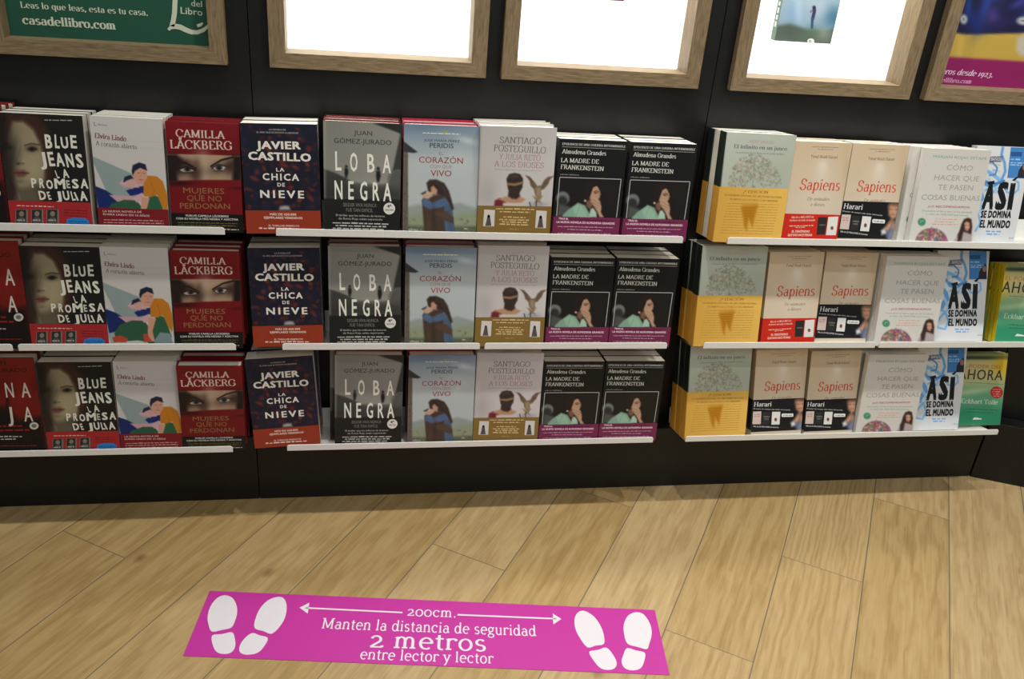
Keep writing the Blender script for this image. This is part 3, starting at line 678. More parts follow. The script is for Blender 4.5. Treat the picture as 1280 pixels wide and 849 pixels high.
QA = [(-318, 117), (227, 114), (322, 774), (-198, 785)]
def art_a():
    a = Art(.1586, .237, QA, (118, 26, 22), nx=64, gain=1.05)
    a.grad((0, 110), (128, 34, 24), (0, 300), (112, 24, 20))
    a.poly([(-330, 480), (-60, 430), (60, 470), (120, 540), (280, 520), (340, 800), (-330, 800)], (22, 16, 17), 6)
    a.blob(150, 330, 60, 120, (150, 40, 26), .5); a.ell(50, 440, 9, 32, (24, 14, 14), 2); a.ell(50, 405, 7, 8, (24, 14, 14)); a.blob(170, 640, 190, 40, (30, 20, 20), .7)
    a.text('JUAN', (-95, 165), (40, 165), 28, (40, 12, 10)); a.text('GÓMEZ-JURADO', (-240, 215), (185, 213), 30, (40, 12, 10))
    c = (214, 204, 192)
    for s, xs, y0, h in (('REINA', ((-260, -195), (-150, -95), (-38, -18), (42, 98), (150, 212)), 388, 108), ('ROJA', ((-230, -165), (-110, -40), (55, 92), (168, 228)), 552, 106)):
        for ch, (p, q) in zip(s, xs): a.text(ch, (p, y0), (q, y0), h, c, 'sans', 0.012)
    a.disc(232, 582, 31, 25, (206, 200, 190)); a.disc(232, 582, 18, 13, (120, 116, 110), 2)
    a.greek((-120, 590), (150, 588), 12, (150, 30, 26), 2); a.greek((-120, 618), (200, 616), 12, (150, 30, 26), 3)
    a.greek((-100, 660), (150, 658), 9, (190, 186, 178), 4); a.greek((-100, 678), (110, 676), 9, (190, 186, 178), 5); a.greek((-100, 724), (255, 720), 7, (140, 30, 28), 6)
    return a
spec('A', .1586, .237, .034, True, (112, 24, 20), art_a())

QB = [(-25, 74), (527, 99), (601, 834), (74, 821)]
def art_b():
    a = Art(.1536, .2264, QB, (27, 26, 25), nx=124, gain=1.2)
    a.poly([(-40, 80), (250, 95), (320, 200), (345, 420), (300, 640), (-10, 700)], (52, 34, 28), 10)                   # hair
    a.poly([(-40, 80), (60, 90), (40, 300), (40, 700), (-20, 700)], (30, 24, 22), 14)
    a.poly([(75, 128), (150, 128), (225, 190), (275, 300), (296, 420), (285, 520), (225, 600), (170, 640), (120, 590), (95, 520), (72, 420), (55, 300)], (146, 134, 106), 10)   # face
    a.poly([(110, 560), (240, 560), (262, 660), (90, 660)], (92, 84, 68), 10)
    a.blob(70, 380, 48, 200, (44, 38, 32), .85, 4); a.blob(210, 440, 60, 110, (168, 156, 122), .55); a.blob(140, 190, 60, 50, (140, 122, 100), .5); a.blob(240, 560, 60, 40, (70, 62, 50), .7)
    a.poly([(40, 90), (200, 95), (310, 220), (338, 420), (300, 560), (292, 400), (262, 270), (215, 180), (150, 130), (80, 128), (50, 180)], (58, 36, 29), 8)
    a.blob(40, 300, 36, 24, (28, 24, 20), .9); a.blob(205, 308, 40, 22, (52, 44, 36), .85); a.ell(206, 314, 22, 11, (38, 34, 32), 3); a.line([(160, 288), (200, 276), (252, 284)], 10, (70, 54, 42), .8)
    a.line([(10, 282), (50, 272)], 9, (40, 30, 26), .8)
    a.blob(125, 350, 16, 60, (120, 106, 84), .6); a.blob(110, 402, 30, 12, (88, 72, 56), .7); a.blob(152, 395, 16, 14, (170, 156, 124), .6)
    a.poly([(82, 462), (110, 446), (128, 450), (150, 446), (186, 466), (150, 490), (115, 492)], (104, 62, 56), 5); a.line([(86, 466), (130, 464), (184, 467)], 5, (62, 34, 32), .9); a.ell(50, 300, 20, 9, (34, 29, 26), 3); a.ell(206, 312, 10, 9, (22, 20, 20), 2); a.line([(178, 312), (206, 300), (240, 314)], 5, (34, 28, 26), .9); a.line([(132, 300), (112, 370), (104, 398)], 8, (96, 82, 64), .6); a.ell(116, 406, 9, 5, (60, 46, 38), 2); a.ell(146, 404, 7, 4, (84, 66, 52), 2)
    a.blob(130, 520, 30, 14, (96, 84, 66), .6); a.line([(90, 700), (130, 640), (120, 600)], 16, (110, 112, 100), .5)
    c = (216, 214, 200)
    a.greek((285, 128), (462, 131), 8, (150, 148, 138), 3)
    def brush(s, spots, col=c):
        rg = random.Random(len(s))
        for i, (ch, (x0, x1, y, h)) in enumerate(zip(s, spots)):
            dy = rg.uniform(-4, 4); a.text(ch, (x0, y + dy), (x1, y + dy * .2), h, col, 'sans', 0.03)
    brush('BLUE', ((294, 338, 306, 90), (354, 384, 306, 88), (396, 442, 306, 74), (456, 496, 306, 84)))
    brush('JEANS', ((262, 302, 414, 86), (318, 356, 418, 92), (366, 418, 420, 88), (432, 480, 424, 88), (496, 540, 428, 88)))
    brush('LA', ((368, 384, 496, 52), (408, 446, 494, 56)))
    brush('PROMESA', ((204, 238, 560, 62), (254, 286, 562, 62), (302, 344, 566, 58), (352, 422, 568, 66), (432, 440, 560, 50), (466, 508, 564, 60), (520, 568, 566, 62)))
    a.text('E', (430, 562), (452, 562), 50, c, 'sans', 0.02)
    brush('DE', ((256, 300, 634, 58), (314, 332, 634, 52)))
    brush('JULIA', ((360, 398, 638, 56), (410, 450, 638, 60), (464, 488, 640, 60), (496, 506, 640, 56), (518, 564, 642, 62)))
    return a
def band_b():
    a = Art(.1536, .2264, QB, (158, 40, 44), nx=40, gain=1.2, sub=(0, .752, 1, 1))
    a.greek((108, 678), (345, 686), 9, (216, 170, 160), 7)
    for x in (100, 200, 300):
        a.rect(x, 700, x + 78, 800, (120, 112, 100)); a.rect(x + 4, 702, x + 68, 798, (42, 44, 42), 2)
        a.disc(x + 38, 728, 16, 17, (128, 118, 106), 3); a.shape([(x + 10, 790), (x + 20, 752), (x + 56, 752), (x + 66, 790)], (86, 84, 80), 3); a.greek((x + 10, 772), (x + 60, 773), 8, (176, 170, 160), 5, 4)
    for y in (712, 730, 748): a.greek((412, y - 6), (560, y), 8, (116, 24, 32), y)
    a.shape([(424, 800), (430, 764), (470, 752), (548, 756), (572, 776), (574, 808)], (36, 120, 190), 2); a.greek((440, 778), (556, 784), 8, (20, 78, 140), 9, 3); a.greek((446, 794), (550, 799), 8, (20, 78, 140), 10, 3)
    return a
spec('B', .1536, .2264, .033, False, (26, 25, 24), art_b(), [band(band_b(), .0565, (150, 36, 40))])

QC2 = [(495, 110), (836, 118), (874, 619), (547, 618)]
def art_c():
    a = Art(.1348, .2268, QC2, (192, 188, 184), nx=124, gain=1.2)
    W_ = (194, 190, 186)
    a.poly([(500, 285), (690, 360), (740, 420), (720, 470), (590, 470)], (136, 152, 150)); a.poly([(540, 440), (600, 470), (640, 480), (660, 560), (560, 600), (540, 560)], (150, 162, 160)); a.poly([(525, 385), (585, 480), (560, 500), (530, 440)], W_)
    a.poly([(520, 420), (575, 440), (625, 470), (635, 510), (600, 530), (545, 545)], (24, 40, 96))
    a.poly([(590, 460), (690, 462), (745, 475), (700, 500), (640, 498)], (190, 150, 158)); a.poly([(570, 545), (600, 500), (660, 480), (720, 482), (750, 520), (745, 590), (690, 580), (620, 585), (580, 570)], (44, 86, 62))
    a.poly([(745, 500), (790, 452), (825, 465), (858, 560), (845, 600), (740, 600)], (44, 90, 64)); a.poly([(670, 440), (700, 425), (755, 415), (752, 450), (690, 462)], (26, 40, 100))
    a.poly([(636, 410), (650, 392), (705, 378), (735, 405), (730, 425), (660, 425)], (196, 160, 168)); a.poly([(700, 470), (745, 446), (752, 478), (720, 492)], (196, 160, 168))
    a.poly([(750, 392), (770, 370), (812, 372), (842, 395), (868, 470), (862, 540), (840, 510), (815, 455), (785, 465), (752, 462)], (184, 116, 34))
    a.poly([(705, 345), (735, 322), (765, 345), (768, 380), (748, 412), (722, 410), (702, 385)], (196, 146, 124)); a.poly([(695, 352), (700, 325), (730, 312), (760, 320), (768, 348), (735, 336), (712, 350), (700, 372)], (28, 36, 56))
    a.line([(786, 400), (800, 440), (790, 466)], 3, (150, 92, 26), .8); a.poly([(742, 465), (780, 470), (762, 535), (775, 585), (745, 585), (738, 540)], (196, 146, 124))
    a.poly([(655, 402), (662, 378), (690, 368), (704, 384), (700, 402), (676, 398)], (34, 38, 60)); a.poly([(668, 396), (700, 384), (712, 410), (700, 432), (676, 424)], (196, 154, 148)); a.line([(724, 360), (732, 358)], 2.5, (90, 60, 54)); a.line([(748, 358), (757, 361)], 2.5, (90, 60, 54)); a.line([(730, 388), (748, 390)], 3, (150, 84, 78)); a.line([(740, 362), (738, 378)], 2, (164, 112, 94)); a.line([(636, 410), (690, 428), (735, 418)], 3, (178, 134, 142), .8)
    a.poly([(600, 555), (640, 570), (630, 590), (570, 590), (560, 565)], (178, 70, 50)); a.poly([(715, 548), (735, 548), (760, 585), (720, 590)], (178, 70, 50)); a.poly([(770, 585), (800, 540), (850, 545), (866, 600), (780, 612)], (120, 140, 140))
    a.text('L', (519, 154), (530, 154), 17, (60, 60, 62), 'serif'); a.text('Biblioteca', (538, 151), (580, 153), 7, (70, 70, 72))
    a.text('Elvira Lindo', (523, 207), (670, 220), 22, (116, 42, 50), 'serif', .35); a.text('A corazón abierto', (527, 240), (720, 254), 20, (92, 90, 90), 'serif', .0)
    a.line([(515, 216), (838, 220)], 1.5, (176, 172, 168)); a.line([(520, 247), (842, 250)], 1.5, (176, 172, 168))
    return a
QC = [(33, 78), (517, 101), (568, 848), (105, 836)]
def band_c():
    a = Art(.1348, .2268, QC, (116, 26, 32), nx=30, gain=1.2, sub=(0, .795, 1, 1))
    c = (214, 190, 184)
    a.text('LA NUEVA NOVELA DE', (126, 716), (384, 722), 14, c, 'sans', .01); a.text('ELVIRA LINDO EN 10 AÑOS', (128, 736), (436, 748), 14, c, 'sans', .01)
    for i, y in enumerate((770, 788, 806)): a.greek((132, y), (530, y + 8), 8, (190, 140, 140), i)
    return a
spec('C', .1348, .2268, .026, False, (196, 193, 188), art_c(), [band(band_c(), .0465, (112, 26, 32))])
spec('c', .1348, .2268, .026, False, (196, 193, 188), art_c())

QD = [(32, 59), (540, 82), (571, 825), (85, 814)]
def art_d():
    a = Art(.141, .2218, QD, (122, 20, 28), nx=124, gain=1.0)
    a.grad((0, 60), (128, 24, 30), (0, 290), (112, 16, 24))
    a.poly([(30, 282), (560, 296), (560, 486), (45, 486)], (178, 150, 124), 1)
    a.poly([(30, 282), (110, 284), (150, 320), (118, 400), (122, 486), (40, 490)], (34, 24, 22), 8); a.poly([(500, 294), (560, 296), (560, 490), (495, 490)], (30, 22, 20), 8); a.blob(290, 330, 60, 90, (196, 172, 148), .6); a.blob(300, 440, 30, 60, (200, 178, 154), .8)
    a.blob(195, 388, 90, 40, (54, 36, 30), .95, 12); a.blob(410, 384, 70, 36, (70, 48, 38), .8, -14); a.blob(240, 430, 40, 60, (70, 46, 38), .8, -20); a.blob(160, 340, 60, 24, (60, 42, 34), .7)
    a.line([(110, 330), (180, 348), (245, 384)], 16, (44, 28, 24), .95); a.line([(350, 368), (420, 326), (500, 306)], 15, (46, 30, 26), .95)
    a.blob(130, 380, 46, 60, (34, 22, 20), .8); a.blob(480, 370, 40, 60, (40, 26, 24), .75); a.blob(250, 350, 26, 40, (96, 66, 54), .6)
    a.poly([(130, 390), (180, 372), (240, 396), (200, 408), (150, 408)], (176, 168, 160), 2); a.ell(188, 388, 24, 17, (54, 58, 60), 2); a.ell(188, 388, 10, 10, (20, 18, 20), 2)
    a.poly([(358, 380), (400, 358), (452, 372), (430, 396), (380, 398)], (190, 182, 174), 2); a.ell(404, 378, 23, 19, (58, 62, 64), 2); a.ell(404, 378, 10, 10, (18, 16, 18), 2)
    a.line([(354, 382), (400, 356), (456, 370)], 7, (26, 16, 16)); a.line([(128, 392), (180, 370), (244, 398)], 7, (26, 16, 16)); a.line([(362, 384), (384, 400), (430, 398)], 5, (54, 34, 30), .9); a.line([(130, 398), (166, 412), (226, 412)], 5, (40, 26, 24), .9)
    a.poly([(40, 470), (280, 462), (560, 462), (570, 830), (80, 830)], (118, 18, 26), 2); a.blob(120, 486, 110, 18, (44, 12, 14), .9); a.blob(540, 520, 60, 10, (70, 12, 18), .8)
    c = (222, 196, 180)
    a.text('CAMILLA', (108, 166), (446, 180), 52, c, 'serif', .2); a.text('LÄCKBERG', (70, 244), (496, 256), 58, c, 'serif', .2)
    g = (150, 112, 70)
    a.text('MUJERES', (160, 552), (440, 558), 40, g, 'sans', -.004); a.text('QUE NO', (186, 604), (424, 610), 40, g, 'sans', -.004); a.text('PERDONAN', (138, 658), (480, 662), 40, g, 'sans', -.004)
    return a
def band_d():
    a = Art(.141, .2218, QD, (21, 20, 20), nx=30, gain=1.0, sub=(0, .826, 1, 1))
    c = (216, 212, 204)
    a.text('VUELVE CAMILLA LÄCKBERG', (174, 712), (470, 718), 14, c, 'sans', .03); a.text('CON SU NOVELA MÁS NEGRA Y ADICTIVA', (110, 732), (536, 740), 14, c, 'sans', .03)
    for i, y in enumerate((756, 773)): a.greek((120, y), (530, y + 8), 7, (118, 106, 62), i)
    a.greek((300, 802), (540, 806), 9, (196, 190, 182), 4)
    return a
spec('D', .141, .2218, .030, True, (118, 18, 26), art_d(), [band(band_d(), .0385, (20, 19, 19))])

QE = [(18, 75), (536, 86), (564, 812), (68, 811)]
def art_e():
    a = Art(.1523, .2262, QE, (26, 27, 42), nx=90, gain=1.15)
    a.speckle(50, (20, 80, 560, 650), 40, [(38, 36, 60), (24, 26, 42), (36, 34, 50)], 3, .6)
    a.speckle(95, (20, 90, 570, 650), 15, [(120, 40, 30), (104, 34, 30), (140, 54, 34), (86, 30, 32)], 5, .75, 1.1)
    for x, y, r in ((120, 446, 26), (160, 330, 18), (390, 370, 22), (300, 330, 20), (500, 520, 16), (240, 540, 14), (90, 520, 14), (320, 360, 22)): a.ell(x, y, r, r * .45, (134, 50, 34), 3, .8, 25)
    c = (226, 221, 208)
    a.text('LA NOVELA DE', (216, 124), (328, 126), 11, (188, 184, 176)); a.text('EL AÑO QUE SE DETUVO LA NAVIDAD', (134, 142), (412, 148), 11, (188, 184, 176))
    a.text('JAVIER', (132, 246), (428, 250), 52, c, 'sans', .035); a.text('CASTILLO', (78, 318), (496, 332), 54, c, 'sans', .035)
    a.text('LA', (264, 398), (318, 399), 25, c, 'sans', .02, track=.12); a.text('CHICA', (174, 454), (416, 460), 46, c, 'sans', .025, track=.16); a.text('DE', (272, 498), (322, 499), 25, c, 'sans', .02, track=.12); a.text('NIEVE', (158, 572), (450, 577), 52, c, 'sans', .025, track=.2)
    a.poly([(284, 655), (290, 632), (320, 626), (350, 630), (358, 655)], (170, 164, 158), 3)
    return a
def band_e():
    a = Art(.1523, .2262, QE, (148, 54, 32), nx=30, gain=1.15, sub=(0, .784, 1, 1))
    c = (228, 206, 190)
    a.text('MÁS DE 650.000', (222, 690), (398, 692), 15, c, 'sans', .03); a.text('EJEMPLARES VENDIDOS', (184, 712), (440, 716), 15, c, 'sans', .03)
    a.line([(160, 734), (470, 738)], 2, (120, 40, 24))
    a.text('EL THRILLER PERFECTO', (214, 764), (418, 768), 12, c, 'sans', .02); a.greek((150, 780), (460, 786), 11, c, 4)
    return a
spec('E', .1523, .2262, .050, False, (28, 28, 46), art_e(), [band(band_e(), .0489, (140, 50, 30))])

QF = [(46, 55), (568, 79), (554, 824), (55, 812)]
def art_f():
    a = Art(.1586, .237, QF, (132, 130, 122), nx=90, gain=1.2)
    a.grad((60, 80), (122, 121, 114), (400, 400), (138, 136, 128))
    a.poly([(360, 60), (580, 75), (580, 460), (490, 470), (505, 400), (560, 140)], (56, 56, 53), 2); a.poly([(380, 76), (570, 80), (568, 150), (545, 135)], (40, 40, 38), 2)
    a.poly([(50, 380), (120, 400), (250, 470), (560, 480), (560, 600), (50, 600)], (72, 72, 68), 2); a.poly([(50, 380), (200, 440), (260, 500), (60, 580)], (58, 58, 55), 3)
    a.blob(400, 470, 130, 26, (150, 148, 138), .6); a.ell(540, 450, 62, 66, (84, 84, 80), 4); a.line([(482, 460), (500, 410), (530, 388), (568, 388)], 4, (128, 126, 120), .8)
    a.poly([(50, 572), (560, 582), (560, 830), (50, 830)], (27, 28, 27), 1); a.poly([(50, 520), (560, 520), (560, 590), (50, 580)], (40, 40, 38), 20, .6)
    for x, y, s in ((200, 392, 1.0), (412, 412, 1.2)):
        a.ell(x, y - 30 * s, 8 * s, 9 * s, (26, 26, 26), 1.5); a.poly([(x - 11 * s, y - 18 * s), (x + 11 * s, y - 18 * s), (x + 14 * s, y + 12 * s), (x + 5 * s, y + 44 * s), (x - 6 * s, y + 44 * s), (x - 12 * s, y + 12 * s)], (28, 28, 28), 1.5)
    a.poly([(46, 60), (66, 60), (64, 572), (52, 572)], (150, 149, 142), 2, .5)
    k = (54, 55, 54); c = (228, 224, 212)
    a.text('JUAN', (250, 152), (372, 157), 32, k, 'sans', .004); a.text('GÓMEZ-JURADO', (118, 204), (500, 220), 34, k, 'sans', .006)
    for ch, x0, x1, y0, h in (('L', 128, 168, 386, 132), ('O', 226, 276, 392, 128), ('B', 340, 388, 398, 126), ('A', 442, 496, 404, 126), ('N', 124, 176, 576, 128), ('E', 214, 250, 578, 126), ('G', 292, 340, 584, 128), ('R', 376, 420, 586, 126), ('A', 446, 500, 590, 124)): a.text(ch, (x0, y0), (x1, y0 + 1), h, c, 'sans', .016)
    g = (120, 118, 112)
    a.text('SEGUIR VIVA NUNCA', (180, 626), (402, 632), 25, g, 'sans', .01); a.text('FUE TAN DIFÍCIL', (200, 660), (378, 665), 24, g, 'sans', .01)
    a.disc(486, 641, 39, 39, (216, 214, 206)); a.text('4ª', (470, 634), (500, 635), 20, (40, 40, 40), 'sans', .03, level=2); a.text('EDICIÓN', (460, 654), (512, 656), 11, (60, 60, 60), 'sans', .02, level=2)
    s = (186, 183, 174)
    a.text('El thriller que los millones de lectores', (132, 690), (456, 698), 14, s); a.text('de Reina Roja están esperando', (150, 712), (440, 720), 14, s)
    for i, y in enumerate((738, 756, 774, 790)): a.greek((110 + 20 * (i % 2), y), (480 - 15 * (i % 3), y + 10), 10, s, i)
    return a
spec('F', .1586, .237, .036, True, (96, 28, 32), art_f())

QG = [(54, 77), (560, 96), (528, 830), (44, 823)]
def art_g():
    a = Art(.1588, .2373, QG, (168, 176, 178), nx=124, gain=1.2)
    a.grad((0, 80), (112, 132, 150), (0, 330), (176, 184, 184)); a.blob(480, 190, 80, 24, (196, 202, 204), .7, 15); a.blob(330, 240, 160, 40, (150, 162, 168), .5); a.blob(180, 100, 160, 30, (96, 118, 140), .6); a.blob(420, 320, 120, 80, (184, 192, 192), .6)
    a.poly([(40, 640), (150, 610), (250, 640), (420, 600), (540, 640), (540, 760), (40, 760)], (142, 154, 148), 6); a.poly([(40, 690), (200, 660), (360, 690), (540, 660), (540, 830), (40, 830)], (138, 148, 122), 10); a.poly([(40, 752), (540, 758), (540, 840), (40, 840)], (96, 100, 76), 6); a.speckle(60, (60, 700, 530, 820), 9, [(120, 128, 92), (150, 154, 128), (84, 86, 66)], 4, .5); a.speckle(30, (60, 765, 530, 825), 8, [(60, 62, 52), (150, 146, 128)], 8, .7)
    a.poly([(50, 190), (90, 225), (142, 262), (118, 270), (80, 262), (80, 830), (44, 830)], (96, 90, 80), 2); a.poly([(52, 195), (142, 264), (118, 270), (52, 262)], (52, 52, 56), 2); a.speckle(40, (46, 280, 78, 820), 7, [(120, 112, 98), (76, 70, 62)], 2, .6)
    # couple
    a.poly([(172, 585), (190, 555), (320, 545), (352, 580), (370, 640), (392, 830), (190, 830), (178, 680)], (70, 56, 46), 3)
    a.poly([(320, 560), (352, 585), (372, 650), (385, 760), (400, 830), (330, 830), (318, 700)], (74, 92, 118), 3)
    a.poly([(172, 585), (205, 570), (240, 600), (300, 575), (345, 560), (352, 610), (300, 632), (225, 645), (180, 620)], (78, 100, 132), 3); a.poly([(250, 660), (340, 655), (382, 700), (380, 740), (330, 720), (255, 690)], (82, 66, 54), 3)
    a.poly([(202, 470), (222, 448), (268, 446), (320, 470), (350, 520), (368, 580), (384, 640), (372, 652), (345, 590), (318, 556), (270, 548), (230, 548), (212, 520)], (54, 44, 40), 3); a.poly([(232, 500), (248, 488), (274, 516), (270, 545), (232, 548)], (186, 142, 120), 3); a.poly([(166, 540), (200, 522), (205, 548), (178, 548)], (44, 38, 36), 3); a.poly([(180, 548), (205, 528), (240, 530), (242, 556), (215, 574), (186, 572)], (196, 162, 142), 3)
    a.blob(250, 700, 16, 90, (52, 42, 36), .6); a.blob(215, 760, 14, 70, (86, 70, 56), .5); a.line([(215, 612), (262, 612), (320, 590)], 5, (56, 76, 106), .7); a.line([(196, 590), (240, 622), (292, 600)], 4, (104, 126, 156), .6); a.line([(262, 690), (330, 712), (372, 726)], 4, (56, 44, 38), .7); a.line([(352, 640), (362, 740), (372, 820)], 5, (54, 70, 96), .6); a.line([(330, 740), (336, 825)], 5, (92, 112, 140), .6); a.line([(262, 462), (310, 500), (345, 590)], 5, (74, 60, 54), .7); a.line([(240, 462), (290, 520), (330, 552)], 4, (40, 32, 30), .7); a.line([(186, 560), (240, 545)], 3, (150, 112, 94), .6); a.line([(300, 470), (350, 560)], 6, (80, 64, 54), .5)
    a.greek((178, 140), (426, 150), 8, (206, 210, 208), 3); a.poly([(312, 142), (326, 120), (342, 126), (336, 144)], (150, 160, 70), 2)
    k = (50, 58, 66); r = (146, 52, 58)
    a.text('JOSÉ MARÍA PÉREZ', (186, 193), (424, 201), 17, k, 'sans', .006); a.text('PERIDIS', (224, 235), (382, 240), 34, k, 'sans', .01)
    a.text('EL', (286, 284), (314, 285), 20, (160, 100, 100), 'sans', -.004); a.text('CORAZÓN', (152, 334), (444, 342), 42, r, 'sans', .006); a.text('CON QUE', (224, 370), (370, 374), 24, (160, 122, 120), 'sans', -.006); a.text('VIVO', (230, 424), (368, 426), 42, r, 'sans', .006)
    a.text('ESPASA', (84, 786), (146, 788), 14, (206, 204, 196), 'sans', .01); a.greek((452, 776), (474, 777), 10, (190, 186, 176), 2)
    return a
spec('G', .1588, .2373, .037, True, (146, 26, 50), art_g())

QH = [(86, 78), (609, 93), (555, 846), (57, 843)]
def art_h():
    a = Art(.163, .2413, QH, (186, 182, 178), nx=124, gain=1.2)
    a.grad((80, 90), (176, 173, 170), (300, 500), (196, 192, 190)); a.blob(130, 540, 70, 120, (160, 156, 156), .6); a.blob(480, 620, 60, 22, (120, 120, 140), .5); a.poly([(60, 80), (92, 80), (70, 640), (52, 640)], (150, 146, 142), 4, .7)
    a.poly([(176, 640), (182, 590), (215, 572), (262, 590), (250, 640)], (112, 38, 48), 3); a.poly([(205, 580), (255, 562), (300, 566), (345, 558), (395, 580), (360, 610), (300, 606), (262, 604), (235, 590)], (178, 138, 108), 3); a.poly([(240, 604), (300, 612), (370, 604), (395, 640), (235, 640)], (196, 190, 184), 3)
    a.poly([(272, 560), (280, 500), (340, 500), (356, 560), (330, 580), (300, 576)], (58, 40, 36), 3)
    a.poly([(262, 440), (282, 408), (318, 400), (355, 408), (376, 440), (372, 500), (350, 540), (300, 545), (272, 510)], (54, 44, 42), 2); a.poly([(266, 468), (320, 472), (376, 458), (376, 474), (322, 490), (268, 484)], (140, 114, 78), 2)
    a.blob(318, 424, 30, 12, (84, 72, 66), .6)
    g = (110, 92, 72)
    a.poly([(390, 416), (420, 424), (452, 460), (474, 490), (500, 486), (520, 450), (545, 428), (588, 420), (560, 446), (548, 478), (520, 510), (498, 520), (500, 560), (478, 575), (458, 552), (450, 512), (428, 490), (418, 452)], g, 2); a.poly([(462, 500), (496, 500), (494, 560), (466, 560)], (160, 140, 110), 3, .8)
    for q in (((430, 440), (452, 500)), ((536, 446), (512, 500)), ((412, 430), (440, 470)), ((560, 434), (530, 480))): a.line(list(q), 4, (72, 60, 48), .7)
    a.poly([(440, 556), (476, 570), (512, 556), (490, 590), (506, 612), (478, 600), (450, 612), (462, 588)], (140, 122, 92), 2); a.line([(468, 590), (464, 640)], 9, (84, 80, 84)); a.line([(420, 602), (430, 640)], 8, (60, 66, 80))
    k = (92, 84, 84); r = (164, 110, 116)
    a.greek((304, 138), (414, 141), 8, (176, 172, 170), 3)
    a.text('SANTIAGO', (216, 196), (500, 206), 44, k, 'serif', -.15); a.text('POSTEGUILLO', (176, 250), (530, 268), 44, k, 'serif', -.15)
    a.text('Y JULIA RETÓ', (210, 306), (494, 318), 38, r, 'serif', -.2); a.text('A LOS DIOSES', (178, 356), (516, 368), 38, r, 'serif', -.2); a.greek((180, 378), (510, 391), 5, (150, 146, 144), 5)
    return a
def band_h():
    a = Art(.163, .2413, QH, (128, 102, 50), nx=40, gain=1.2, sub=(0, .703, 1, 1))
    c = (206, 180, 128)
    for i, (y, x0, x1) in enumerate(((648, 190, 452), (668, 216, 424), (704, 240, 392), (722, 212, 416), (738, 232, 402), (754, 214, 410))): a.greek((x0, y), (x1, y + 6), 10, c, i)
    for x, y, wd, ht in ((106, 650, 78, 116), (462, 656, 76, 122)):
        a.shape([(x + 4, y), (x + wd, y + 4), (x + wd - 6, y + ht), (x - 4, y + ht - 2)], (206, 202, 196)); b = x + wd * .45
        a.shape([(b - 8, y + 40), (b + 8, y + 40), (b + 12, y + 70), (b + 18, y + ht - 4), (b - 24, y + ht - 4), (b - 14, y + 70)], (84, 76, 74), 2); a.disc(b, y + 46, 9, 11, (60, 52, 50), 2)
    a.greek((282, 786), (346, 787), 8, (170, 144, 90), 9)
    return a
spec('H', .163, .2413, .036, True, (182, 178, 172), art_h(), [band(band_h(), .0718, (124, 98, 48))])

QI = [(108, 97), (600, 118), (526, 815), (52, 805)]
def art_i():
    a = Art(.152, .2187, QI, (20, 21, 21), nx=124, gain=1.15)
    a.poly([(108, 370), (548, 386), (520, 660), (82, 660)], (27, 24, 24), 2); a.blob(480, 500, 60, 120, (30, 27, 27), .6)
    a.ell(130, 520, 48, 48, (110, 116, 112), 4); a.ell(128, 545, 36, 40, (46, 46, 46), 5); a.poly([(100, 560), (180, 580), (190, 640), (90, 650)], (74, 80, 76), 6)
    a.poly([(130, 640), (170, 600), (240, 552), (290, 570), (330, 640), (330, 664), (125, 660)], (128, 164, 144), 3); a.poly([(200, 590), (245, 560), (290, 600), (310, 655), (225, 655)], (146, 182, 160), 4); a.poly([(320, 640), (330, 596), (350, 588), (372, 620), (375, 655), (325, 655)], (168, 196, 176), 3); a.line([(255, 560), (225, 650)], 3, (96, 130, 112), .7)
    a.poly([(290, 440), (330, 405), (372, 400), (392, 430), (400, 470), (345, 430), (335, 500), (300, 545), (278, 520)], (36, 27, 25), 4)
    a.poly([(336, 470), (350, 435), (380, 432), (396, 470), (398, 510), (380, 540), (340, 540), (318, 520)], (178, 142, 116), 3); a.poly([(300, 545), (330, 520), (345, 570), (330, 600), (300, 580)], (118, 86, 68), 4)
    a.poly([(338, 520), (360, 505), (398, 540), (408, 580), (405, 620), (425, 655), (395, 655), (375, 610), (330, 545)], (184, 148, 122), 3)
    for q in (((338, 548), (390, 575)), ((346, 530), (398, 560)), ((334, 562), (380, 590))): a.line(list(q), 3, (110, 80, 66), .8)
    a.poly([(300, 470), (322, 420), (372, 398), (398, 425), (402, 452), (372, 432), (345, 446), (332, 490), (318, 530), (288, 530)], (34, 25, 24), 2); a.line([(354, 474), (372, 468), (392, 476)], 5, (70, 46, 38), .9); a.ell(368, 482, 9, 4, (52, 36, 32), 2); a.line([(394, 470), (402, 496)], 4, (196, 160, 132), .8); a.ell(291, 538, 8, 7, (206, 190, 170), 2)
    c = (220, 217, 208); f = (176, 176, 170)
    a.text('EPISODIOS DE UNA GUERRA INTERMINABLE', (126, 142), (580, 162), 15, c, 'serif', .1); a.stroke([(124, 155), (578, 175)], 2.5, f)
    a.text('Almudena Grandes', (124, 202), (440, 218), 30, c, 'serif', .0); a.text('LA MADRE DE', (116, 264), (388, 276), 30, c, 'serif', .0); a.text('FRANKENSTEIN', (114, 312), (422, 328), 31, c, 'serif', .0); a.text('edición definitiva', (110, 354), (248, 360), 9, f)
    for p, q in (((108, 371), (549, 386)), ((549, 386), (516, 656)), ((108, 371), (86, 645))): a.stroke([p, q], 5, f)
    return a
def band_i():
    a = Art(.152, .2187, QI, (114, 40, 76), nx=30, gain=1.15, sub=(0, .772, 1, 1))
    c = (226, 196, 208)
    a.text('TRAS EL', (98, 668), (170, 672), 13, c, 'sans', .04); a.greek((176, 672), (470, 684), 9, (76, 26, 52), 3); a.text('LA NUEVA NOVELA DE ALMUDENA GRANDES', (84, 694), (502, 706), 15, c, 'sans', .04)
    for i, (y, x0, x1) in enumerate(((722, 92, 490), (742, 164, 412), (768, 92, 480))): a.greek((x0, y), (x1, y + 9), 7, (190, 150, 166), i)
    return a
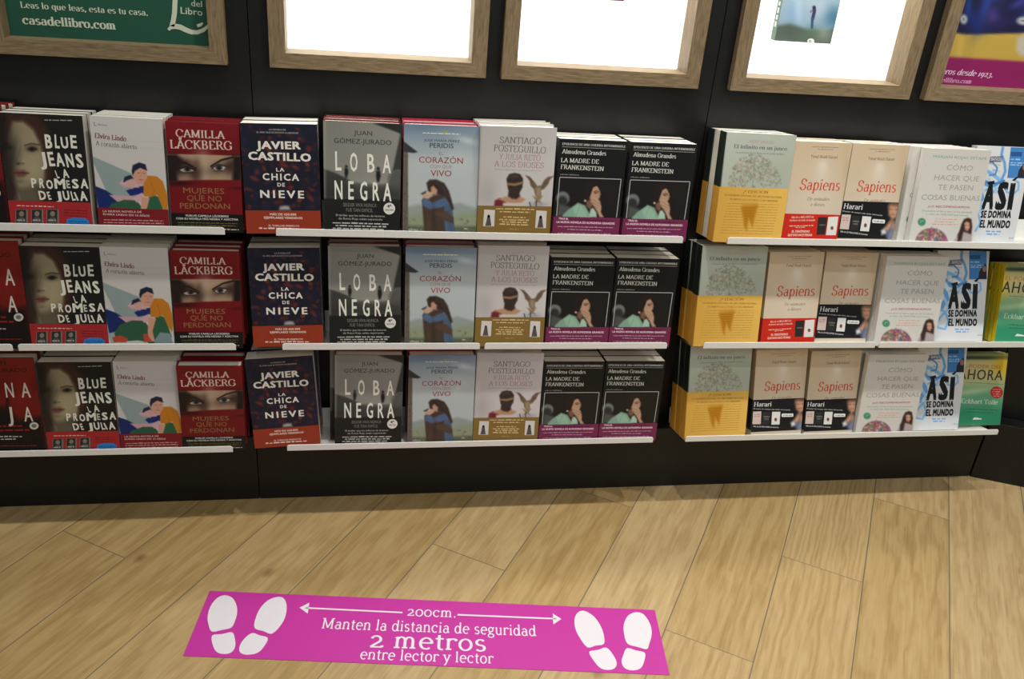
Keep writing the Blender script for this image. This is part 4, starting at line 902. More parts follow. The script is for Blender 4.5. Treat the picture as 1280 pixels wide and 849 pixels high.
spec('I', .152, .2187, .036, False, (24, 24, 25), art_i(), [band(band_i(), .0499, (108, 38, 72))])

QJ = [(226, 38), (727, 61), (607, 828), (124, 817)]
def art_j():
    a = Art(.166, .2466, QJ, (172, 178, 164), nx=100, gain=1.2)
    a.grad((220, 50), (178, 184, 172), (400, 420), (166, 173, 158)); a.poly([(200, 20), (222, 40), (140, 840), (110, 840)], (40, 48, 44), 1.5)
    rg = random.Random(8)
    for _ in range(420):
        th = rg.uniform(math.pi, 2 * math.pi); rr = math.sqrt(rg.uniform(.05, 1)); x = 425 - 20 * (1 - rr) + 190 * rr * math.cos(th); y = 425 + 228 * rr * math.sin(th)
        if rg.random() < .93: a.ell(x, y, rg.uniform(3, 9), rg.uniform(2, 5), rg.choice([(132, 134, 114), (156, 130, 112), (120, 128, 112), (146, 146, 120), (168, 140, 122), (96, 104, 96)]), 1.0, .75, rg.uniform(0, 180))
    a.line([(425, 220), (410, 430)], 6, (120, 128, 106), .6); a.poly([(410, 420), (425, 420), (412, 780), (390, 780)], (130, 130, 100), 4)
    a.text('IRENE VALLEJO', (384, 114), (568, 122), 20, (184, 140, 130), 'serif', -.1); a.text('El infinito en un junco', (276, 152), (656, 170), 26, (74, 82, 80), 'serif', .1); a.text('La invención de los libros en el mundo antiguo', (288, 188), (636, 200), 11, (110, 118, 110), 'serif', .1)
    return a
def band_j():
    a = Art(.166, .2466, QJ, (214, 168, 76), nx=70, gain=1.2, sub=(0, .488, 1, 1))
    a.grad((160, 400), (200, 154, 66), (600, 500), (220, 176, 84)); a.poly([(330, 570), (445, 560), (408, 710), (382, 650), (364, 738), (350, 700)], (172, 112, 10), 2.5); a.poly([(340, 552), (440, 548), (425, 600), (345, 600)], (172, 112, 10), 6, .6)
    k = (130, 96, 40)
    a.text('7ª EDICIÓN', (338, 470), (520, 474), 18, k, 'serif', .0); a.text('EL FENÓMENO EDITORIAL DEL AÑO PREMIO NACIONAL', (210, 490), (620, 508), 12, k, 'serif', .1); a.text('DE ENSAYO LOS LECTORES LO RECOMIENDAN', (246, 520), (590, 534), 12, k, 'serif', .1)
    for i, y in enumerate(range(550, 770, 19)): a.greek((230 - i * 5, y - 4), (600 - i * 4, y + 6), 5, (176, 132, 52), i)
    return a
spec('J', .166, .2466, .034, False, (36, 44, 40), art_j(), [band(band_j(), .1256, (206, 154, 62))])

QK3 = [(123, 93), (561, 71), (504, 769), (76, 798)]
QK1 = [(117, 60), (556, 78), (430, 816), (5, 808)]
def art_k():
    a = Art(.141, .2338, QK1, (198, 180, 156), nx=80, gain=1.2)
    a.grad((330, 60), (196, 174, 144), (300, 600), (204, 188, 166)); a.blob(320, 300, 70, 90, (216, 206, 190), .55); a.blob(290, 500, 130, 110, (214, 203, 186), .5); a.blob(330, 240, 34, 40, (220, 212, 200), .6); a.blob(510, 300, 30, 300, (186, 164, 130), .6)
    a.poly([(0, 790), (440, 790), (440, 830), (0, 830)], (216, 208, 190), 2)
    k = (132, 112, 88); r = (196, 64, 36)
    a.greek((246, 106), (446, 112), 5, k, 3); a.greek((290, 124), (408, 128), 5, k, 4); a.text('Yuval Noah Harari', (234, 184), (440, 192), 22, (110, 90, 70), 'serif', .0)
    a.text('Sapiens', (152, 418), (456, 426), 80, r, 'serif', -.08, slant=0.06); a.text('De animales', (212, 496), (380, 500), 24, k, 'serif', -.1, slant=.1); a.text('a dioses', (236, 536), (344, 540), 24, k, 'serif', -.1, slant=.1)
    return a
def band_k(red):
    if red:
        a = Art(.141, .2338, QK1, (196, 40, 26), nx=30, gain=1.2, sub=(0, .706, 1, 1)); c = (230, 186, 170)
        a.text('Más de 15 MILLONES de', (92, 628), (262, 624), 15, c, 'serif', .4); a.text('lectores en todo el mundo', (78, 650), (272, 648), 15, c, 'serif', .4); a.greek((76, 688), (258, 684), 7, c, 5); a.greek((126, 698), (200, 696), 7, c, 6)
        a.text('EL FENÓMENO', (94, 732), (230, 732), 17, c, 'sans', .05); a.text('QUE NOS HACE PENSAR', (64, 758), (250, 758), 17, c, 'sans', .05)
        a.shape([(296, 620), (368, 620), (348, 748), (284, 748)], (44, 42, 40)); a.shape([(374, 618), (450, 616), (432, 752), (356, 752)], (222, 220, 214)); a.text('SAPIENS', (304, 682), (350, 682), 10, (150, 148, 140), level=2); a.disc(402, 700, 12, 14, (150, 88, 60), 2); a.disc(402, 694, 5, 5, (60, 60, 60), 3)
        return a
    a = Art(.141, .2338, QK3, (24, 24, 26), nx=60, gain=1.2, sub=(0, .565, 1, .940))
    c = (222, 222, 218)
    a.poly([(455, 480), (545, 470), (560, 800), (480, 800), (470, 700)], (34, 32, 36), 4); a.poly([(452, 500), (470, 484), (530, 482), (545, 520), (535, 570), (495, 592), (462, 560)], (186, 140, 114), 3); a.poly([(455, 488), (495, 472), (548, 480), (552, 520), (530, 496), (470, 494), (456, 512)], (112, 84, 64), 3); a.line([(462, 520), (484, 520)], 5, (80, 60, 52), .8); a.line([(500, 520), (526, 518)], 5, (80, 60, 52), .8); a.line([(478, 556), (510, 556)], 4, (120, 70, 62), .8); a.poly([(495, 520), (504, 520), (510, 540), (490, 540)], (200, 152, 126), 2)
    a.poly([(420, 668), (455, 650), (500, 610), (540, 650), (545, 700), (520, 740), (440, 700)], (70, 76, 104), 4); a.poly([(418, 676), (448, 655), (460, 690), (425, 705)], (206, 208, 214), 2); a.poly([(510, 680), (545, 670), (548, 700), (520, 700)], (206, 208, 214), 2); a.poly([(470, 700), (500, 640), (530, 690), (515, 760), (470, 760)], (120, 126, 150), 4)
    a.poly([(440, 662), (472, 610), (490, 590), (500, 630), (470, 676)], (192, 146, 120), 3); a.poly([(500, 600), (512, 600), (530, 640), (530, 680), (500, 650)], (184, 138, 112), 3); a.line([(476, 610), (496, 640)], 3, (130, 92, 76), .7)
    a.text('Harari', (102, 548), (250, 544), 36, c, 'serif', .0); a.text('El autor de ensayo más leído del mundo', (98, 570), (414, 574), 10, (190, 190, 186), 'sans', .015)
    a.shape([(96, 590), (166, 586), (162, 690), (90, 692)], (206, 186, 178)); a.shape([(178, 592), (242, 590), (236, 690), (172, 692)], (44, 44, 44)); a.shape([(258, 588), (328, 586), (322, 690), (252, 692)], (220, 218, 214))
    a.text('SAPIENS', (186, 634), (236, 634), 11, (160, 158, 150), level=2); a.text('HOMO', (192, 652), (228, 652), 10, (160, 158, 150), level=2); a.disc(289, 650, 12, 15, (130, 84, 72), 2); a.disc(289, 646, 5, 5, (50, 50, 50), 3); a.greek((104, 616), (158, 614), 8, (170, 130, 124), 2, 2); a.greek((104, 632), (156, 630), 8, (170, 130, 124), 3, 2)
    a.shape([(346, 600), (436, 598), (440, 606), (438, 624), (344, 628), (338, 620), (340, 604)], (220, 220, 216)); a.greek((352, 618), (430, 616), 7, (120, 120, 118), 2, 2); a.text('Más de 25 MILLONES de lectores', (98, 714), (314, 718), 12, (200, 200, 196), 'sans', .02)
    return a
ak = art_k()
spec('K', .141, .2338, .026, False, (192, 172, 142), ak, [band(band_k(False), .1017, (24, 24, 26), .0180)])
spec('k', .141, .2338, .026, False, (192, 172, 142), ak, [band(band_k(True), .0690, (188, 38, 26))])

QL = [(364, 62), (880, 79), (716, 837), (216, 830)]
def art_l():
    a = Art(.170, .2301, QL, (200, 197, 190), nx=96, gain=1.2)
    a.grad((600, 70), (194, 190, 183), (460, 830), (208, 206, 200))
    g = (150, 146, 142); t = (118, 158, 138); p = (176, 84, 120); n = (206, 160, 140)
    a.text('marian rojas estapé'.upper(), (416, 138), (838, 156), 22, t, 'sans', .006); a.text('CÓMO', (520, 234), (726, 242), 44, g, 'sans', -.008); a.text('HACER QUE', (424, 312), (776, 326), 44, g, 'sans', -.008); a.text('TE PASEN', (452, 390), (728, 396), 44, g, 'sans', -.008); a.text('COSAS BUENAS', (322, 468), (780, 478), 44, g, 'sans', -.006)
    a.text('¡LO RECOMENDAMOS!', (376, 528), (704, 536), 17, p, 'sans', .02); a.text('Descubre el libro que ya ha ayudado', (330, 560), (724, 574), 13, t, 'sans', .01); a.text('a más de 300.000 personas', (360, 586), (690, 598), 13, t, 'sans', .01)
    a.greek((432, 622), (606, 628), 8, n, 3); a.greek((430, 644), (580, 648), 8, n, 4); a.greek((410, 664), (610, 668), 8, n, 5)
    a.ell(328, 643, 31, 31, (70, 138, 104), 1.2); a.text('7ª', (312, 652), (342, 652), 22, (150, 190, 166), 'sans', .01)
    rg = random.Random(2)
    a.ell(405, 800, 126, 108, (150, 96, 110), 1.5)
    for _ in range(190):
        th = rg.uniform(math.pi, 2 * math.pi); rr = math.sqrt(rg.random()); x, y = 405 + 116 * rr * math.cos(th), 800 + 100 * rr * math.sin(th)
        a.ell(x, y, rg.uniform(7, 16), rg.uniform(3, 7), rg.choice([(190, 70, 90), (60, 120, 110), (206, 150, 60), (110, 70, 130), (70, 110, 160), (200, 110, 140), (90, 140, 80), (60, 60, 80), (214, 200, 190)]), 1, .85, rg.uniform(0, 180))
    a.poly([(260, 792), (560, 800), (560, 850), (240, 850)], (206, 204, 198), 1.5)
    a.poly([(640, 660), (660, 622), (690, 610), (718, 620), (726, 680), (715, 760), (700, 800), (600, 800), (620, 730)], (58, 40, 36), 2); a.poly([(664, 652), (682, 640), (704, 650), (706, 690), (690, 714), (668, 704)], (194, 150, 130), 2); a.line([(672, 698), (690, 702), (700, 696)], 4, (150, 60, 64), .8); a.line([(670, 670), (680, 670)], 3, (70, 46, 42), .8); a.line([(692, 672), (702, 672)], 3, (70, 46, 42), .8)
    a.poly([(580, 800), (610, 745), (655, 720), (690, 730), (722, 745), (716, 840), (560, 840)], (178, 164, 162), 3); a.poly([(612, 740), (640, 700), (656, 716), (640, 790), (610, 800)], (60, 42, 38), 3)
    return a
spec('L', .170, .2301, .019, False, (226, 224, 220), art_l())

QM = [(269, 80), (674, 87), (614, 795), (213, 796)]
def art_m():
    a = Art(.148, .235, QM, (206, 207, 208), nx=90, gain=1.2)
    bl = [(96, 152, 206), (120, 172, 220), (70, 124, 180), (150, 192, 226)]
    a.line([(455, 80), (450, 140), (480, 200), (492, 260), (470, 330), (420, 372), (360, 360), (330, 310)], 20, bl[0]); a.line([(330, 250), (380, 270), (440, 310), (480, 350)], 26, bl[1]); a.line([(310, 310), (360, 340), (430, 352), (490, 330)], 20, bl[2]); a.line([(300, 380), (330, 420), (340, 460), (310, 500), (290, 540)], 36, bl[0]); a.line([(340, 200), (390, 196), (430, 236), (420, 286), (380, 290)], 12, bl[2])
    a.line([(290, 540), (330, 580), (350, 640), (320, 700), (270, 690), (250, 660), (290, 600), (330, 560)], 16, bl[1]); a.line([(500, 360), (520, 410), (570, 424), (604, 390), (600, 340), (570, 322)], 14, bl[1]); a.line([(320, 460), (345, 520), (340, 560)], 20, bl[3]); a.line([(350, 400), (400, 380), (460, 380), (520, 340)], 10, bl[3]); a.speckle(30, (300, 250, 480, 420), 10, bl, 3, .7)
    a.poly([(346, 160), (460, 152), (452, 192), (346, 196)], (60, 62, 70), 2, .85); a.line([(350, 206), (450, 216)], 6, (120, 124, 130), .6)
    a.rect(512, 86, 650, 308, (66, 124, 186)); a.rect(516, 118, 600, 150, (40, 84, 140), 2); a.greek((520, 176), (600, 178), 12, (150, 190, 226), 2, 2); a.greek((524, 200), (620, 202), 9, (150, 190, 226), 4, 2); a.greek((524, 216), (612, 218), 9, (150, 190, 226), 5, 2)
    a.shape([(585, 304), (590, 250), (612, 212), (640, 184), (650, 200), (650, 306)], (44, 40, 48), 3); a.disc(632, 226, 16, 24, (150, 110, 98), 4)
    k = (24, 25, 28)
    a.text('P. BAÑOS', (352, 186), (452, 184), 24, (196, 198, 204), 'sans', .02, level=2)
    for ch, x0, x1, h in (('A', 346, 430, 198), ('S', 444, 522, 196), ('I', 536, 574, 190)): a.text(ch, (x0, 532), (x1, 530), h, k, 'sans', .05)
    a.shape([(548, 322), (584, 296), (590, 306), (566, 330)], k); a.shape([(372, 340), (420, 328), (424, 352), (376, 360)], k)
    a.text('SE DOMINA', (346, 600), (572, 598), 52, k, 'sans', .055); a.text('EL MUNDO', (346, 672), (572, 672), 56, k, 'sans', .055); a.greek((400, 706), (512, 706), 14, (110, 160, 214), 6); a.greek((408, 726), (504, 726), 14, (110, 160, 214), 7); a.text('Ariel', (574, 752), (612, 752), 14, (120, 122, 124), 'sans', 0)
    return a
spec('M', .148, .235, .022, False, (206, 208, 210), art_m())

QN = [(888, 50), (1240, 50), (1165, 612), (815, 620)]
def art_n():
    a = Art(.147, .205, QN, (196, 182, 128), nx=70, gain=1.2)
    a.poly([(800, 30), (1260, 30), (1260, 96), (800, 96)], (104, 124, 82), 6); a.blob(1060, 60, 200, 16, (140, 150, 96), .6); a.poly([(880, 70), (1240, 76), (1240, 96), (880, 92)], (54, 62, 48), 3)
    a.blob(1200, 150, 70, 80, (222, 180, 30), .9); a.blob(860, 200, 34, 160, (224, 190, 40), .9); a.poly([(800, 296), (1210, 300), (1260, 640), (780, 640)], (96, 158, 122), 26); a.blob(960, 350, 200, 26, (176, 196, 150), .8, -8); a.poly([(800, 470), (1260, 470), (1260, 640), (780, 640)], (52, 140, 100), 20)
    k = (44, 62, 52)
    a.text('EL PODER DEL', (884, 160), (1190, 172), 30, (182, 122, 58), 'sans', .01); a.text('AHORA', (858, 250), (1190, 262), 86, k, 'sans', .012, track=.06); a.greek((920, 278), (1210, 296), 5, (110, 116, 80), 4)
    a.disc(1146, 356, 47, 47, (186, 40, 36)); 
    for i, y in enumerate((336, 354, 372, 388)): a.greek((1112 + 4 * abs(i - 1), y), (1180 - 4 * abs(i - 1), y), 8, (226, 150, 140), i, 2)
    a.text('Eckhart Tolle', (880, 440), (1150, 452), 36, (196, 218, 196), 'serif', .1)
    a.greek((915, 488), (1160, 500), 7, (40, 96, 72), 2); a.greek((920, 512), (1120, 520), 6, (40, 96, 72), 3); a.shape([(960, 570), (975, 552), (1000, 556), (1030, 562), (1030, 570)], (224, 228, 220)); 
    return a
spec('N', .147, .205, .014, False, (214, 190, 34), art_n())

QP = [(640 + x / 2, y / 2) for x, y in ((704.6, -161.3), (850.9, -149.0), (793.7, 100.6), (653.6, 91.8))]
def art_p():
    k = lambda x, y: (940 + x / 9.14, y / 9.14)
    a = Art(.145, .220, QP, (150, 176, 194), nx=80, gain=1.0)
    a.grad(k(600, -300), (190, 206, 214), k(640, 300), (134, 160, 182)); a.blob(*k(930, 160), 14, 16, (62, 112, 136), .9); a.blob(*k(450, 120), 12, 20, (128, 160, 190), .8); a.blob(*k(520, 40), 5, 24, (170, 196, 216), .8); a.blob(*k(760, 40), 10, 12, (176, 192, 210), .6)
    a.poly([k(200, 260), k(420, 230), k(620, 290), k(800, 320), k(1010, 250), k(1000, 600), k(200, 560)], (84, 98, 88), 6); a.blob(*k(420, 330), 12, 10, (70, 86, 76), .8); a.blob(*k(800, 340), 9, 8, (134, 140, 130), .8); a.blob(*k(680, 320), 9, 8, (84, 112, 92), .7)
    a.line([k(695, 40), k(702, 80), k(680, 170)], 4.2, (62, 56, 84)); a.line([k(678, 170), k(672, 270)], 3.4, (54, 84, 112)); a.line([k(690, 60), k(655, 95)], 1.4, (80, 76, 110)); a.ell(*k(700, 42), 1.8, 2.2, (50, 46, 60))
    a.disc(*k(660, 427), 4.4, 3.4, (214, 220, 214)); a.disc(*k(650, 427), 1.5, 1.8, (150, 160, 156), 2)
    return a
spec('P', .145, .220, .024, False, (96, 118, 104), art_p())
def art_q():
    a = Art(.150, .220, [(0, 0), (150, 0), (150, 220), (0, 220)], (124, 40, 78), nx=40, gain=.9)
    a.grad((0, 210), (80, 66, 62), (150, 212), (120, 54, 84)); a.poly([(0, 0), (150, 0), (150, 190), (0, 190)], (132, 44, 84), 4); a.blob(75, 80, 40, 50, (190, 120, 150), .6)
    return a
spec('Q', .150, .220, .022, False, (84, 30, 56), art_q())

# ------------------------------------------------------------------ books
def c_shell(w, t, z0, z1, off, th, r, color, V, Fc, Cl):
    """folded sheet: front, rounded spine (left), back"""
    out = [(w / 2, -off)]
    for k in range(5):
        a = -math.pi / 2 - math.pi / 2 * k / 4; out.append((-w / 2 + r + (r + off) * math.cos(a), r + (r + off) * math.sin(a)))
    for k in range(5):
        a = math.pi - math.pi / 2 * k / 4; out.append((-w / 2 + r + (r + off) * math.cos(a), t - r + (r + off) * math.sin(a)))
    out.append((w / 2, t + off))
    n = len(out); inn = []
    for i, p in enumerate(out):
        a, b = out[max(0, i - 1)], out[min(n - 1, i + 1)]; dx, dy = b[0] - a[0], b[1] - a[1]; l = math.hypot(dx, dy)
        inn.append((p[0] + dy / l * -th * -1 if False else p[0] - (-dy) / l * -th, p[1] + (-dx) / l * th * 1) if False else (p[0] + dy / l * th, p[1] - dx / l * th))
    ring = out + inn[::-1]; m = len(ring); b0 = len(V)
    for z in (z0, z1): V.extend((p[0], p[1], z) for p in ring)
    Cl.extend([list(color)] * (2 * m))
    for i in range(m):
        j = (i + 1) % m; Fc.append((b0 + i, b0 + m + i, b0 + m + j, b0 + j))
    for i in range(n - 1):
        a, b, c, d = i, i + 1, m - 2 - i, m - 1 - i
        Fc.append((b0 + a, b0 + b, b0 + c, b0 + d)); Fc.append((b0 + m + d, b0 + m + c, b0 + m + b, b0 + m + a))
def book_meshes(k):
    sp = SPECS[k]; w, h, t = sp['w'], sp['h'], sp['t']; hard = sp['hard']
    th = 0.0022 if hard else 0.0007; inset = 0.003 if hard else 0.0004
    sc = [min(.86, x * sp['art'].gain) for x in lin(sp['spine'])]
    V, Fc, Cl = [], [], []
    r = min(0.004 if hard else 0.0018, t * .3)
    c_shell(w, t, 0.0, h, 0.0, th, r, sc, V, Fc, Cl)
    sp['art'].emit(V, Fc, Cl, -0.0001)
    if k == 'P':                                              # pale lettering and mark down the spine
        rs = random.Random(5); z = h - .03
        while z > .03:
            l = rs.uniform(.006, .013); b = len(V); xx = -w / 2 - .0003
            V += [(xx, t * .3, z - l), (xx, t * .7, z - l), (xx, t * .7, z), (xx, t * .3, z)]; Cl += [[.6, .64, .6]] * 4; Fc.append((b + 3, b + 2, b + 1, b)); z -= l + .004
    parts = [('cover', color_mesh('cover', V, Fc, Cl, M_PRINT))]
    p = MB()                                                  # page block, its head slightly hollowed at the spine
    x0, x1 = -w / 2 + th + .0003, w / 2 - inset - .0006
    p.box(x0, x1, th + .0002, t - th - .0002, inset, h - inset)
    parts.append(('page_block', p.mesh('page_block', M_PAGE)))
    for bd in sp['bands']:
        V, Fc, Cl = [], [], []
        sc2 = [min(.86, x * bd['art'].gain) for x in lin(bd['spine'])]
        c_shell(w + .0004, t, max(.0003, bd['z0']), bd['z1'], 0.0005, 0.00012, r, sc2, V, Fc, Cl)
        bd['art'].emit(V, Fc, Cl, -0.0006)
        parts.append(('paper_band', color_mesh('paper_band', V, Fc, Cl, M_PRINT)))
    return parts
MESHES = {}
def place_book(k, loc, lean, roll, label, group, depth=0.0, side=0.0, lift=0.0, flip=False):
    if k not in MESHES: MESHES[k] = book_meshes(k)
    t = thing('book', label, 'book', group=group)
    R = Matrix.Rotation(-lean, 4, 'X') @ Matrix.Rotation(roll, 4, 'Y')
    t.matrix_world = Matrix.Translation(loc) @ R @ Matrix.Translation((side, depth, lift))
    if flip: t.matrix_world = t.matrix_world @ Matrix.Translation((0, SPECS[k]['t'], 0)) @ Matrix.Rotation(math.pi, 4, 'Z')
    for nm, me in MESHES[k]: link(nm, me, t)
    return t
DESC = {'A': 'red and black thriller with tall white letters', 'B': 'dark novel with pale young face and red band', 'C': 'white novel with drawn reclining couple, red band',
        'c': 'white novel with drawn reclining couple, no band', 'D': 'red thriller with a pair of staring eyes', 'E': 'navy novel with red specks and rust band',
        'F': 'grey thriller with two tiny dark silhouettes', 'G': 'pale sky novel with embracing couple, crimson spine', 'H': 'cream novel with warrior seen from behind, eagle',
        'I': 'black novel, woman covering mouth', 'J': 'sage green book with yellow band', 'K': 'beige book, red title, black band', 'k': 'beige book, red title, red band',
        'L': 'white self-help book with grey title', 'M': 'white book with thick black title, blue swirls', 'N': 'green and yellow paperback'}
GROUP = {'A': 'red and black thrillers', 'B': 'dark young-face novels', 'C': 'white reclining-couple novels', 'c': 'white reclining-couple novels', 'D': 'red staring-eyes thrillers', 'E': 'navy red-speckled novels',
         'F': 'grey silhouette thrillers', 'G': 'pale embracing-couple novels', 'H': 'cream warrior novels', 'I': 'black covered-mouth novels', 'J': 'sage green yellow-banded books', 'K': 'beige red-title books', 'k': 'beige red-title books',
         'L': 'white self-help books', 'M': 'white black-title books', 'N': 'green and yellow paperbacks'}
ORD = ['front copy', 'second copy back', 'third copy back', 'fourth copy back', 'fifth copy back']
#  design, row, bay, x, lean, roll, dz, y0, copies, stack note
STACKS = [
 ('A', 1, 'L', -0.7700, 7.0, 0.1, 0.0, .006, 3, ''), ('B', 1, 'L', -0.6120, 7.0, 0.3, .0009, .006, 3, ''), ('C', 1, 'L', -0.4558, 7.0, 0.5, -.0006, .006, 4, ''), ('D', 1, 'L', -0.3120, 7.0, 0.3, .0010, .006, 3, ''),
 ('E', 1, 'M', -0.1585, 6.5, -1.1, .0016, .0058, 2, ''), ('F', 1, 'M', 0.0034, 6.5, 0.3, -.0010, .006, 3, ''), ('G', 1, 'M', 0.1689, 6.5, -0.2, -.0006, .006, 3, ''), ('H', 1, 'M', 0.3313, 4.0, -0.7, -.0010, .006, 3, ''),
 ('I', 1, 'M', 0.4948, 6.5, 0.2, .0010, .006, 3, 'left'), ('I', 1, 'M', 0.6545, 6.5, 0.1, -.0004, .006, 3, 'right'),
 ('J', 1, 'R', 0.8796, 8.5, 0.3, -.0008, .0058, 3, ''), ('k', 1, 'R', 1.0360, 8.5, 0.0, -.0006, .012, 3, ''), ('K', 1, 'R', 1.1785, 8.5, 0.1, -.0010, .012, 3, ''), ('L', 1, 'R', 1.3754, 8.5, -0.3, -.0006, .006, 5, ''), ('M', 1, 'R', 1.5200, 11.0, 0.0, .002, .030, 1, ''),
 ('A', 2, 'L', -0.7720, 6.3, 0.1, .0002, .006, 3, ''), ('B', 2, 'L', -0.6158, 6.3, 0.3, -.0009, .006, 3, ''), ('c', 2, 'L', -0.4705, 6.3, 0.4, .0007, .006, 4, ''), ('D', 2, 'L', -0.3284, 6.3, 0.3, -.0010, .006, 3, ''),
 ('E', 2, 'M', -0.1590, 7.2, -1.3, .0050, .0058, 2, ''), ('F', 2, 'M', 0.0099, 7.2, -0.2, .0003, .006, 3, ''), ('G', 2, 'M', 0.1784, 7.2, -0.2, .0002, .006, 3, ''), ('H', 2, 'M', 0.3421, 7.2, -0.2, .0027, .006, 3, ''),
 ('I', 2, 'M', 0.5045, 7.2, 0.2, .0003, .006, 3, 'left'), ('I', 2, 'M', 0.6590, 7.2, 0.5, .0002, .006, 3, 'right'),
 ('J', 2, 'R', 0.8803, 11.5, -0.3, .0020, .006, 3, ''), ('k', 2, 'R', 1.0425, 11.5, -0.8, .0030, .006, 3, ''), ('K', 2, 'R', 1.2000, 11.5, 0.0, .001, .030, 3, ''), ('L', 2, 'R', 1.3633, 11.5, 0.0, .0021, .006, 4, ''), ('M', 2, 'R', 1.5300, 20.0, 0.0, .003, .030, 1, ''), ('N', 2, 'R', 1.7110, 15.0, 0.0, .002, .026, 4, ''),
 ('A', 3, 'L', -0.7840, 6.0, 0.0, .0010, .006, 3, ''), ('B', 3, 'L', -0.6239, 6.0, 0.0, -.0001, .006, 3, ''), ('C', 3, 'L', -0.4770, 6.0, 0.3, .0010, .006, 4, ''), ('D', 3, 'L', -0.3379, 2.0, 0.4, -.0015, .006, 2, ''),
 ('E', 3, 'M', -0.1709, 7.0, -3.7, .0085, .0058, 2, ''), ('F', 3, 'M', 0.0175, 7.0, 0.6, .0010, .006, 3, ''), ('G', 3, 'M', 0.1910, 7.0, 0.0, .0003, .006, 3, ''), ('H', 3, 'M', 0.3530, 7.0, 0.3, .0004, .006, 3, ''),
 ('I', 3, 'M', 0.5130, 7.0, 0.4, -.0006, .006, 3, 'left'), ('I', 3, 'M', 0.6675, 7.0, 0.5, -.0008, .006, 3, 'right'),
 ('J', 3, 'R', 0.9050, 14.0, -0.9, .0014, .006, 3, ''), ('K', 3, 'R', 1.0740, 14.0, -1.6, .0035, .006, 3, 'left'), ('K', 3, 'R', 1.2260, 13.0, -1.1, -.0003, .012, 3, 'right'), ('L', 3, 'R', 1.3870, 9.0, 0.0, -.0005, .006, 4, ''), ('M', 3, 'R', 1.5520, 17.0, 0.0, .002, .030, 1, ''), ('N', 3, 'R', 1.7040, 18.0, 0.0, .003, .055, 2, '')]
# copies wholly behind the ones in front of them
HIDDEN = {('A', 3, '', 2), ('B', 3, '', 2), ('C', 3, '', 3), ('F', 3, '', 2), ('H', 3, '', 2), ('H', 2, '', 2), ('K', 3, 'left', 2), ('K', 3, 'right', 2), ('L', 3, '', 3)}
rj = random.Random(12)
for (k, row, bay, x, lean, roll, dz, y0, n, note) in STACKS:
    sp = SPECS[k]; le, sl = math.radians(lean), math.radians(SLOPE[bay, row])
    z = ROWZ[row] - 0.0078 + (dz if k == 'E' else max(dz, 0.0002) + sp['w'] / 2 * abs(math.sin(math.radians(roll)))) - max(0.0, (y0 - .003) * math.tan(sl)) + 0.0006
    z += max(0.0, sp['t'] * min(n, 2) * math.sin(max(0.0, le - sl)))
    d = 0.0
    for i in range(n):
        where = f"{ORD[i]}" + (f", {note} stack" if note else '') + f", {ROWN[row]} shelf"
        sd = 0.0 if i == 0 else rj.uniform(-.0015, .0015); lf = 0.0 if i == 0 else rj.uniform(0, .0015)
        if k == 'L' and i: sd = (-.011 - .006 * i if row == 1 else -.001) + rj.uniform(-.001, .001)
        if k == 'F' and row == 3 and i == 1: sd = -.012
        ln = le; rl = math.radians(roll)
        if i and lean < math.degrees(sl) - 1.5: ln = sl
        if i and abs(roll) > 2: rl = math.radians(roll * .5)
        if (k, row, note, i) not in HIDDEN:
            place_book(k, (x, y0, z), ln, rl, f"{DESC[k]}, {where}", GROUP[k], depth=d, side=sd, lift=lf, flip=(k == 'J' and row == 1 and i == 1))
        d += sp['t'] + (.0020 if sp['bands'] else .0009)
        if k == 'D' and i == 0 and row == 3: d += .010
place_book('P', (1.0475, 0.2725, 1.172), 0.0, 0.0, 'blue misty forest book with a lone figure, inside the lit box', 'books in the lit boxes')
place_book('Q', (0.5180, 0.2745, 1.2365), 0.0, 0.0, 'magenta book cut by the top photo edge, inside the lit box', 'books in the lit boxes')

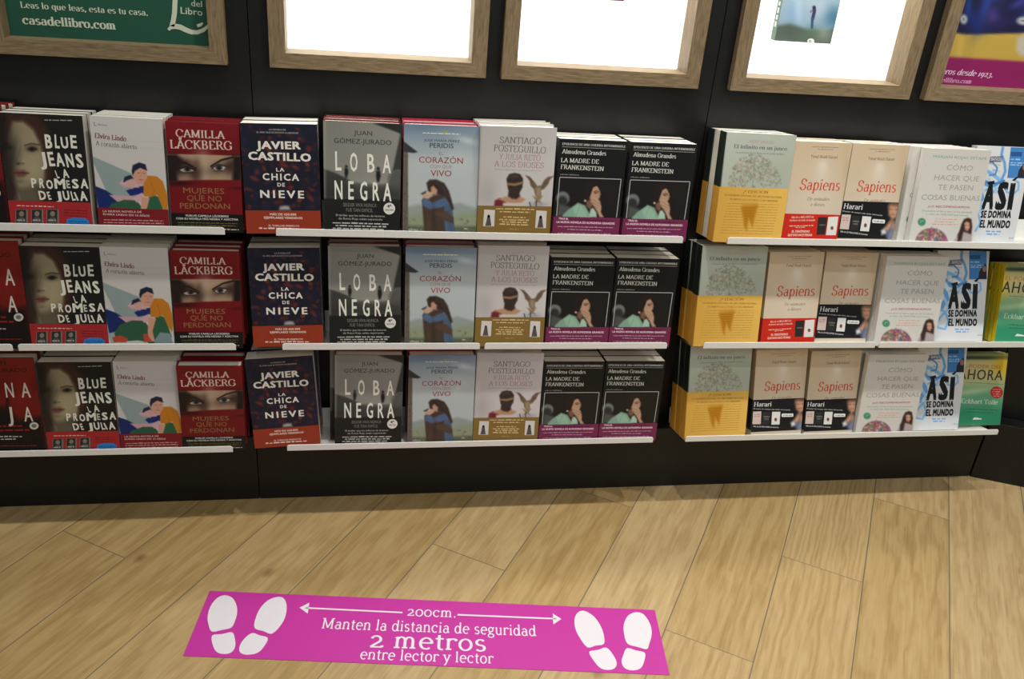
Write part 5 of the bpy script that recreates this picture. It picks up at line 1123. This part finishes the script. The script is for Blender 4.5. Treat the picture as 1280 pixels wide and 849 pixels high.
# ------------------------------------------------------------------ floor sticker
SP = [(-0.3324, -0.2303), (0.6606, -0.3642), (0.6388, -0.5471), (-0.3578, -0.4190)]
e = Vector((SP[1][0] - SP[0][0], SP[1][1] - SP[0][1])); SW = e.length; ang = math.atan2(e.y, e.x); SH = 0.187
QS = [(262, 739), (818, 763), (838, 843), (228, 822)]
def art_sign():
    a = Art(SW, SH, QS, (198, 52, 158), nx=110, gain=1.0)
    w = (232, 226, 230)
    L = lambda x, y: (230 + x / 4.129, 735 + y / 4.129); Rr = lambda x, y: (540 + x / 4.129, 735 + y / 4.129)
    def sole(m, pts): a.shape(smooth([m(*p) for p in pts]), w)
    def smooth(P, hard=()):
        out = []; n = len(P)
        for i in range(n):
            p0, p1, p2, p3 = P[i - 1], P[i], P[(i + 1) % n], P[(i + 2) % n]
            for t in (0, .33, .66):
                out.append(tuple(.5 * (2 * p1[q] + (p2[q] - p0[q]) * t + (2 * p0[q] - 5 * p1[q] + 4 * p2[q] - p3[q]) * t * t + (3 * p1[q] - p0[q] - 3 * p2[q] + p3[q]) * t ** 3) for q in (0, 1)))
        return out
    sole(L, [(145, 231), (128, 195), (122, 155), (136, 100), (172, 55), (215, 40), (255, 56), (276, 95), (278, 140), (262, 190), (244, 212), (200, 222)]); sole(L, [(146, 252), (200, 244), (252, 234), (268, 268), (270, 310), (250, 340), (210, 349), (172, 338), (152, 305)])
    sole(L, [(373, 212), (376, 165), (400, 110), (440, 68), (485, 50), (522, 54), (540, 90), (536, 145), (512, 195), (465, 241), (420, 228)]); sole(L, [(357, 238), (400, 250), (443, 264), (425, 305), (392, 340), (340, 352), (300, 343), (292, 315), (312, 275)])
    sole(Rr, [(815, 307), (775, 258), (750, 205), (748, 155), (768, 125), (800, 122), (845, 150), (880, 200), (897, 250), (896, 290), (855, 298)]); sole(Rr, [(824, 330), (868, 320), (910, 308), (945, 345), (964, 385), (955, 412), (925, 422), (885, 414), (850, 378)])
    sole(Rr, [(1016, 288), (998, 240), (995, 190), (1015, 145), (1055, 127), (1095, 140), (1128, 190), (1136, 240), (1124, 290), (1112, 315), (1065, 303)]); sole(Rr, [(1014, 310), (1060, 322), (1104, 334), (1102, 375), (1085, 412), (1045, 424), (1005, 412), (988, 380), (998, 340)])
    a.stroke([L(640, 106), L(1146, 130)], 1.8, w); a.stroke([Rr(150, 141), Rr(655, 161)], 1.8, w)
    a.shape([L(608, 105), L(660, 79), L(652, 136)], w); a.shape([Rr(680, 162), Rr(636, 134), Rr(640, 190)], w)
    a.text('200cm.', (513.5, 770.2), (574, 772.6), 11.5, w, 'slab', .0)
    a.text('Manten la distancia de seguridad', (405, 786.5), (674.5, 795.5), 13.2, w, 'slab', .0)
    a.text('2 metros', (466.5, 810), (612.5, 814.5), 20.5, w, 'slab', .0); a.text('entre lector y lector', (454.5, 825), (622.5, 830), 13.2, w, 'slab', .0)
    return a
V, Fc, Cl = [], [], []
art_sign().emit(V, Fc, Cl, -0.0009, 0.0001)
o = len(V)                                                    # the vinyl sheet itself
for y in (-0.0008, 0.0):
    V += [(-SW / 2, y, 0), (SW / 2, y, 0), (SW / 2, y, SH), (-SW / 2, y, SH)]
Cl += [list(lin((198, 52, 158)))] * 8
for f in ((0, 1, 2, 3), (7, 6, 5, 4), (0, 4, 5, 1), (1, 5, 6, 2), (2, 6, 7, 3), (3, 7, 4, 0)): Fc.append(tuple(o + i for i in f))
st = link('floor_sticker', color_mesh('floor_sticker', V, Fc, Cl, M_VINYL))
tag(st, 'long magenta floor sticker with white shoe prints and distance text on wood planks', 'floor sticker')
cx = (SP[2][0] + SP[3][0]) / 2 - 0.001; cyy = (SP[2][1] + SP[3][1]) / 2
st.matrix_world = Matrix.Translation((cx, cyy, 0.0003)) @ Matrix.Rotation(ang, 4, 'Z') @ Matrix.Rotation(math.radians(-90), 4, 'X')
for m in list(bpy.data.curves): bpy.data.curves.remove(m)
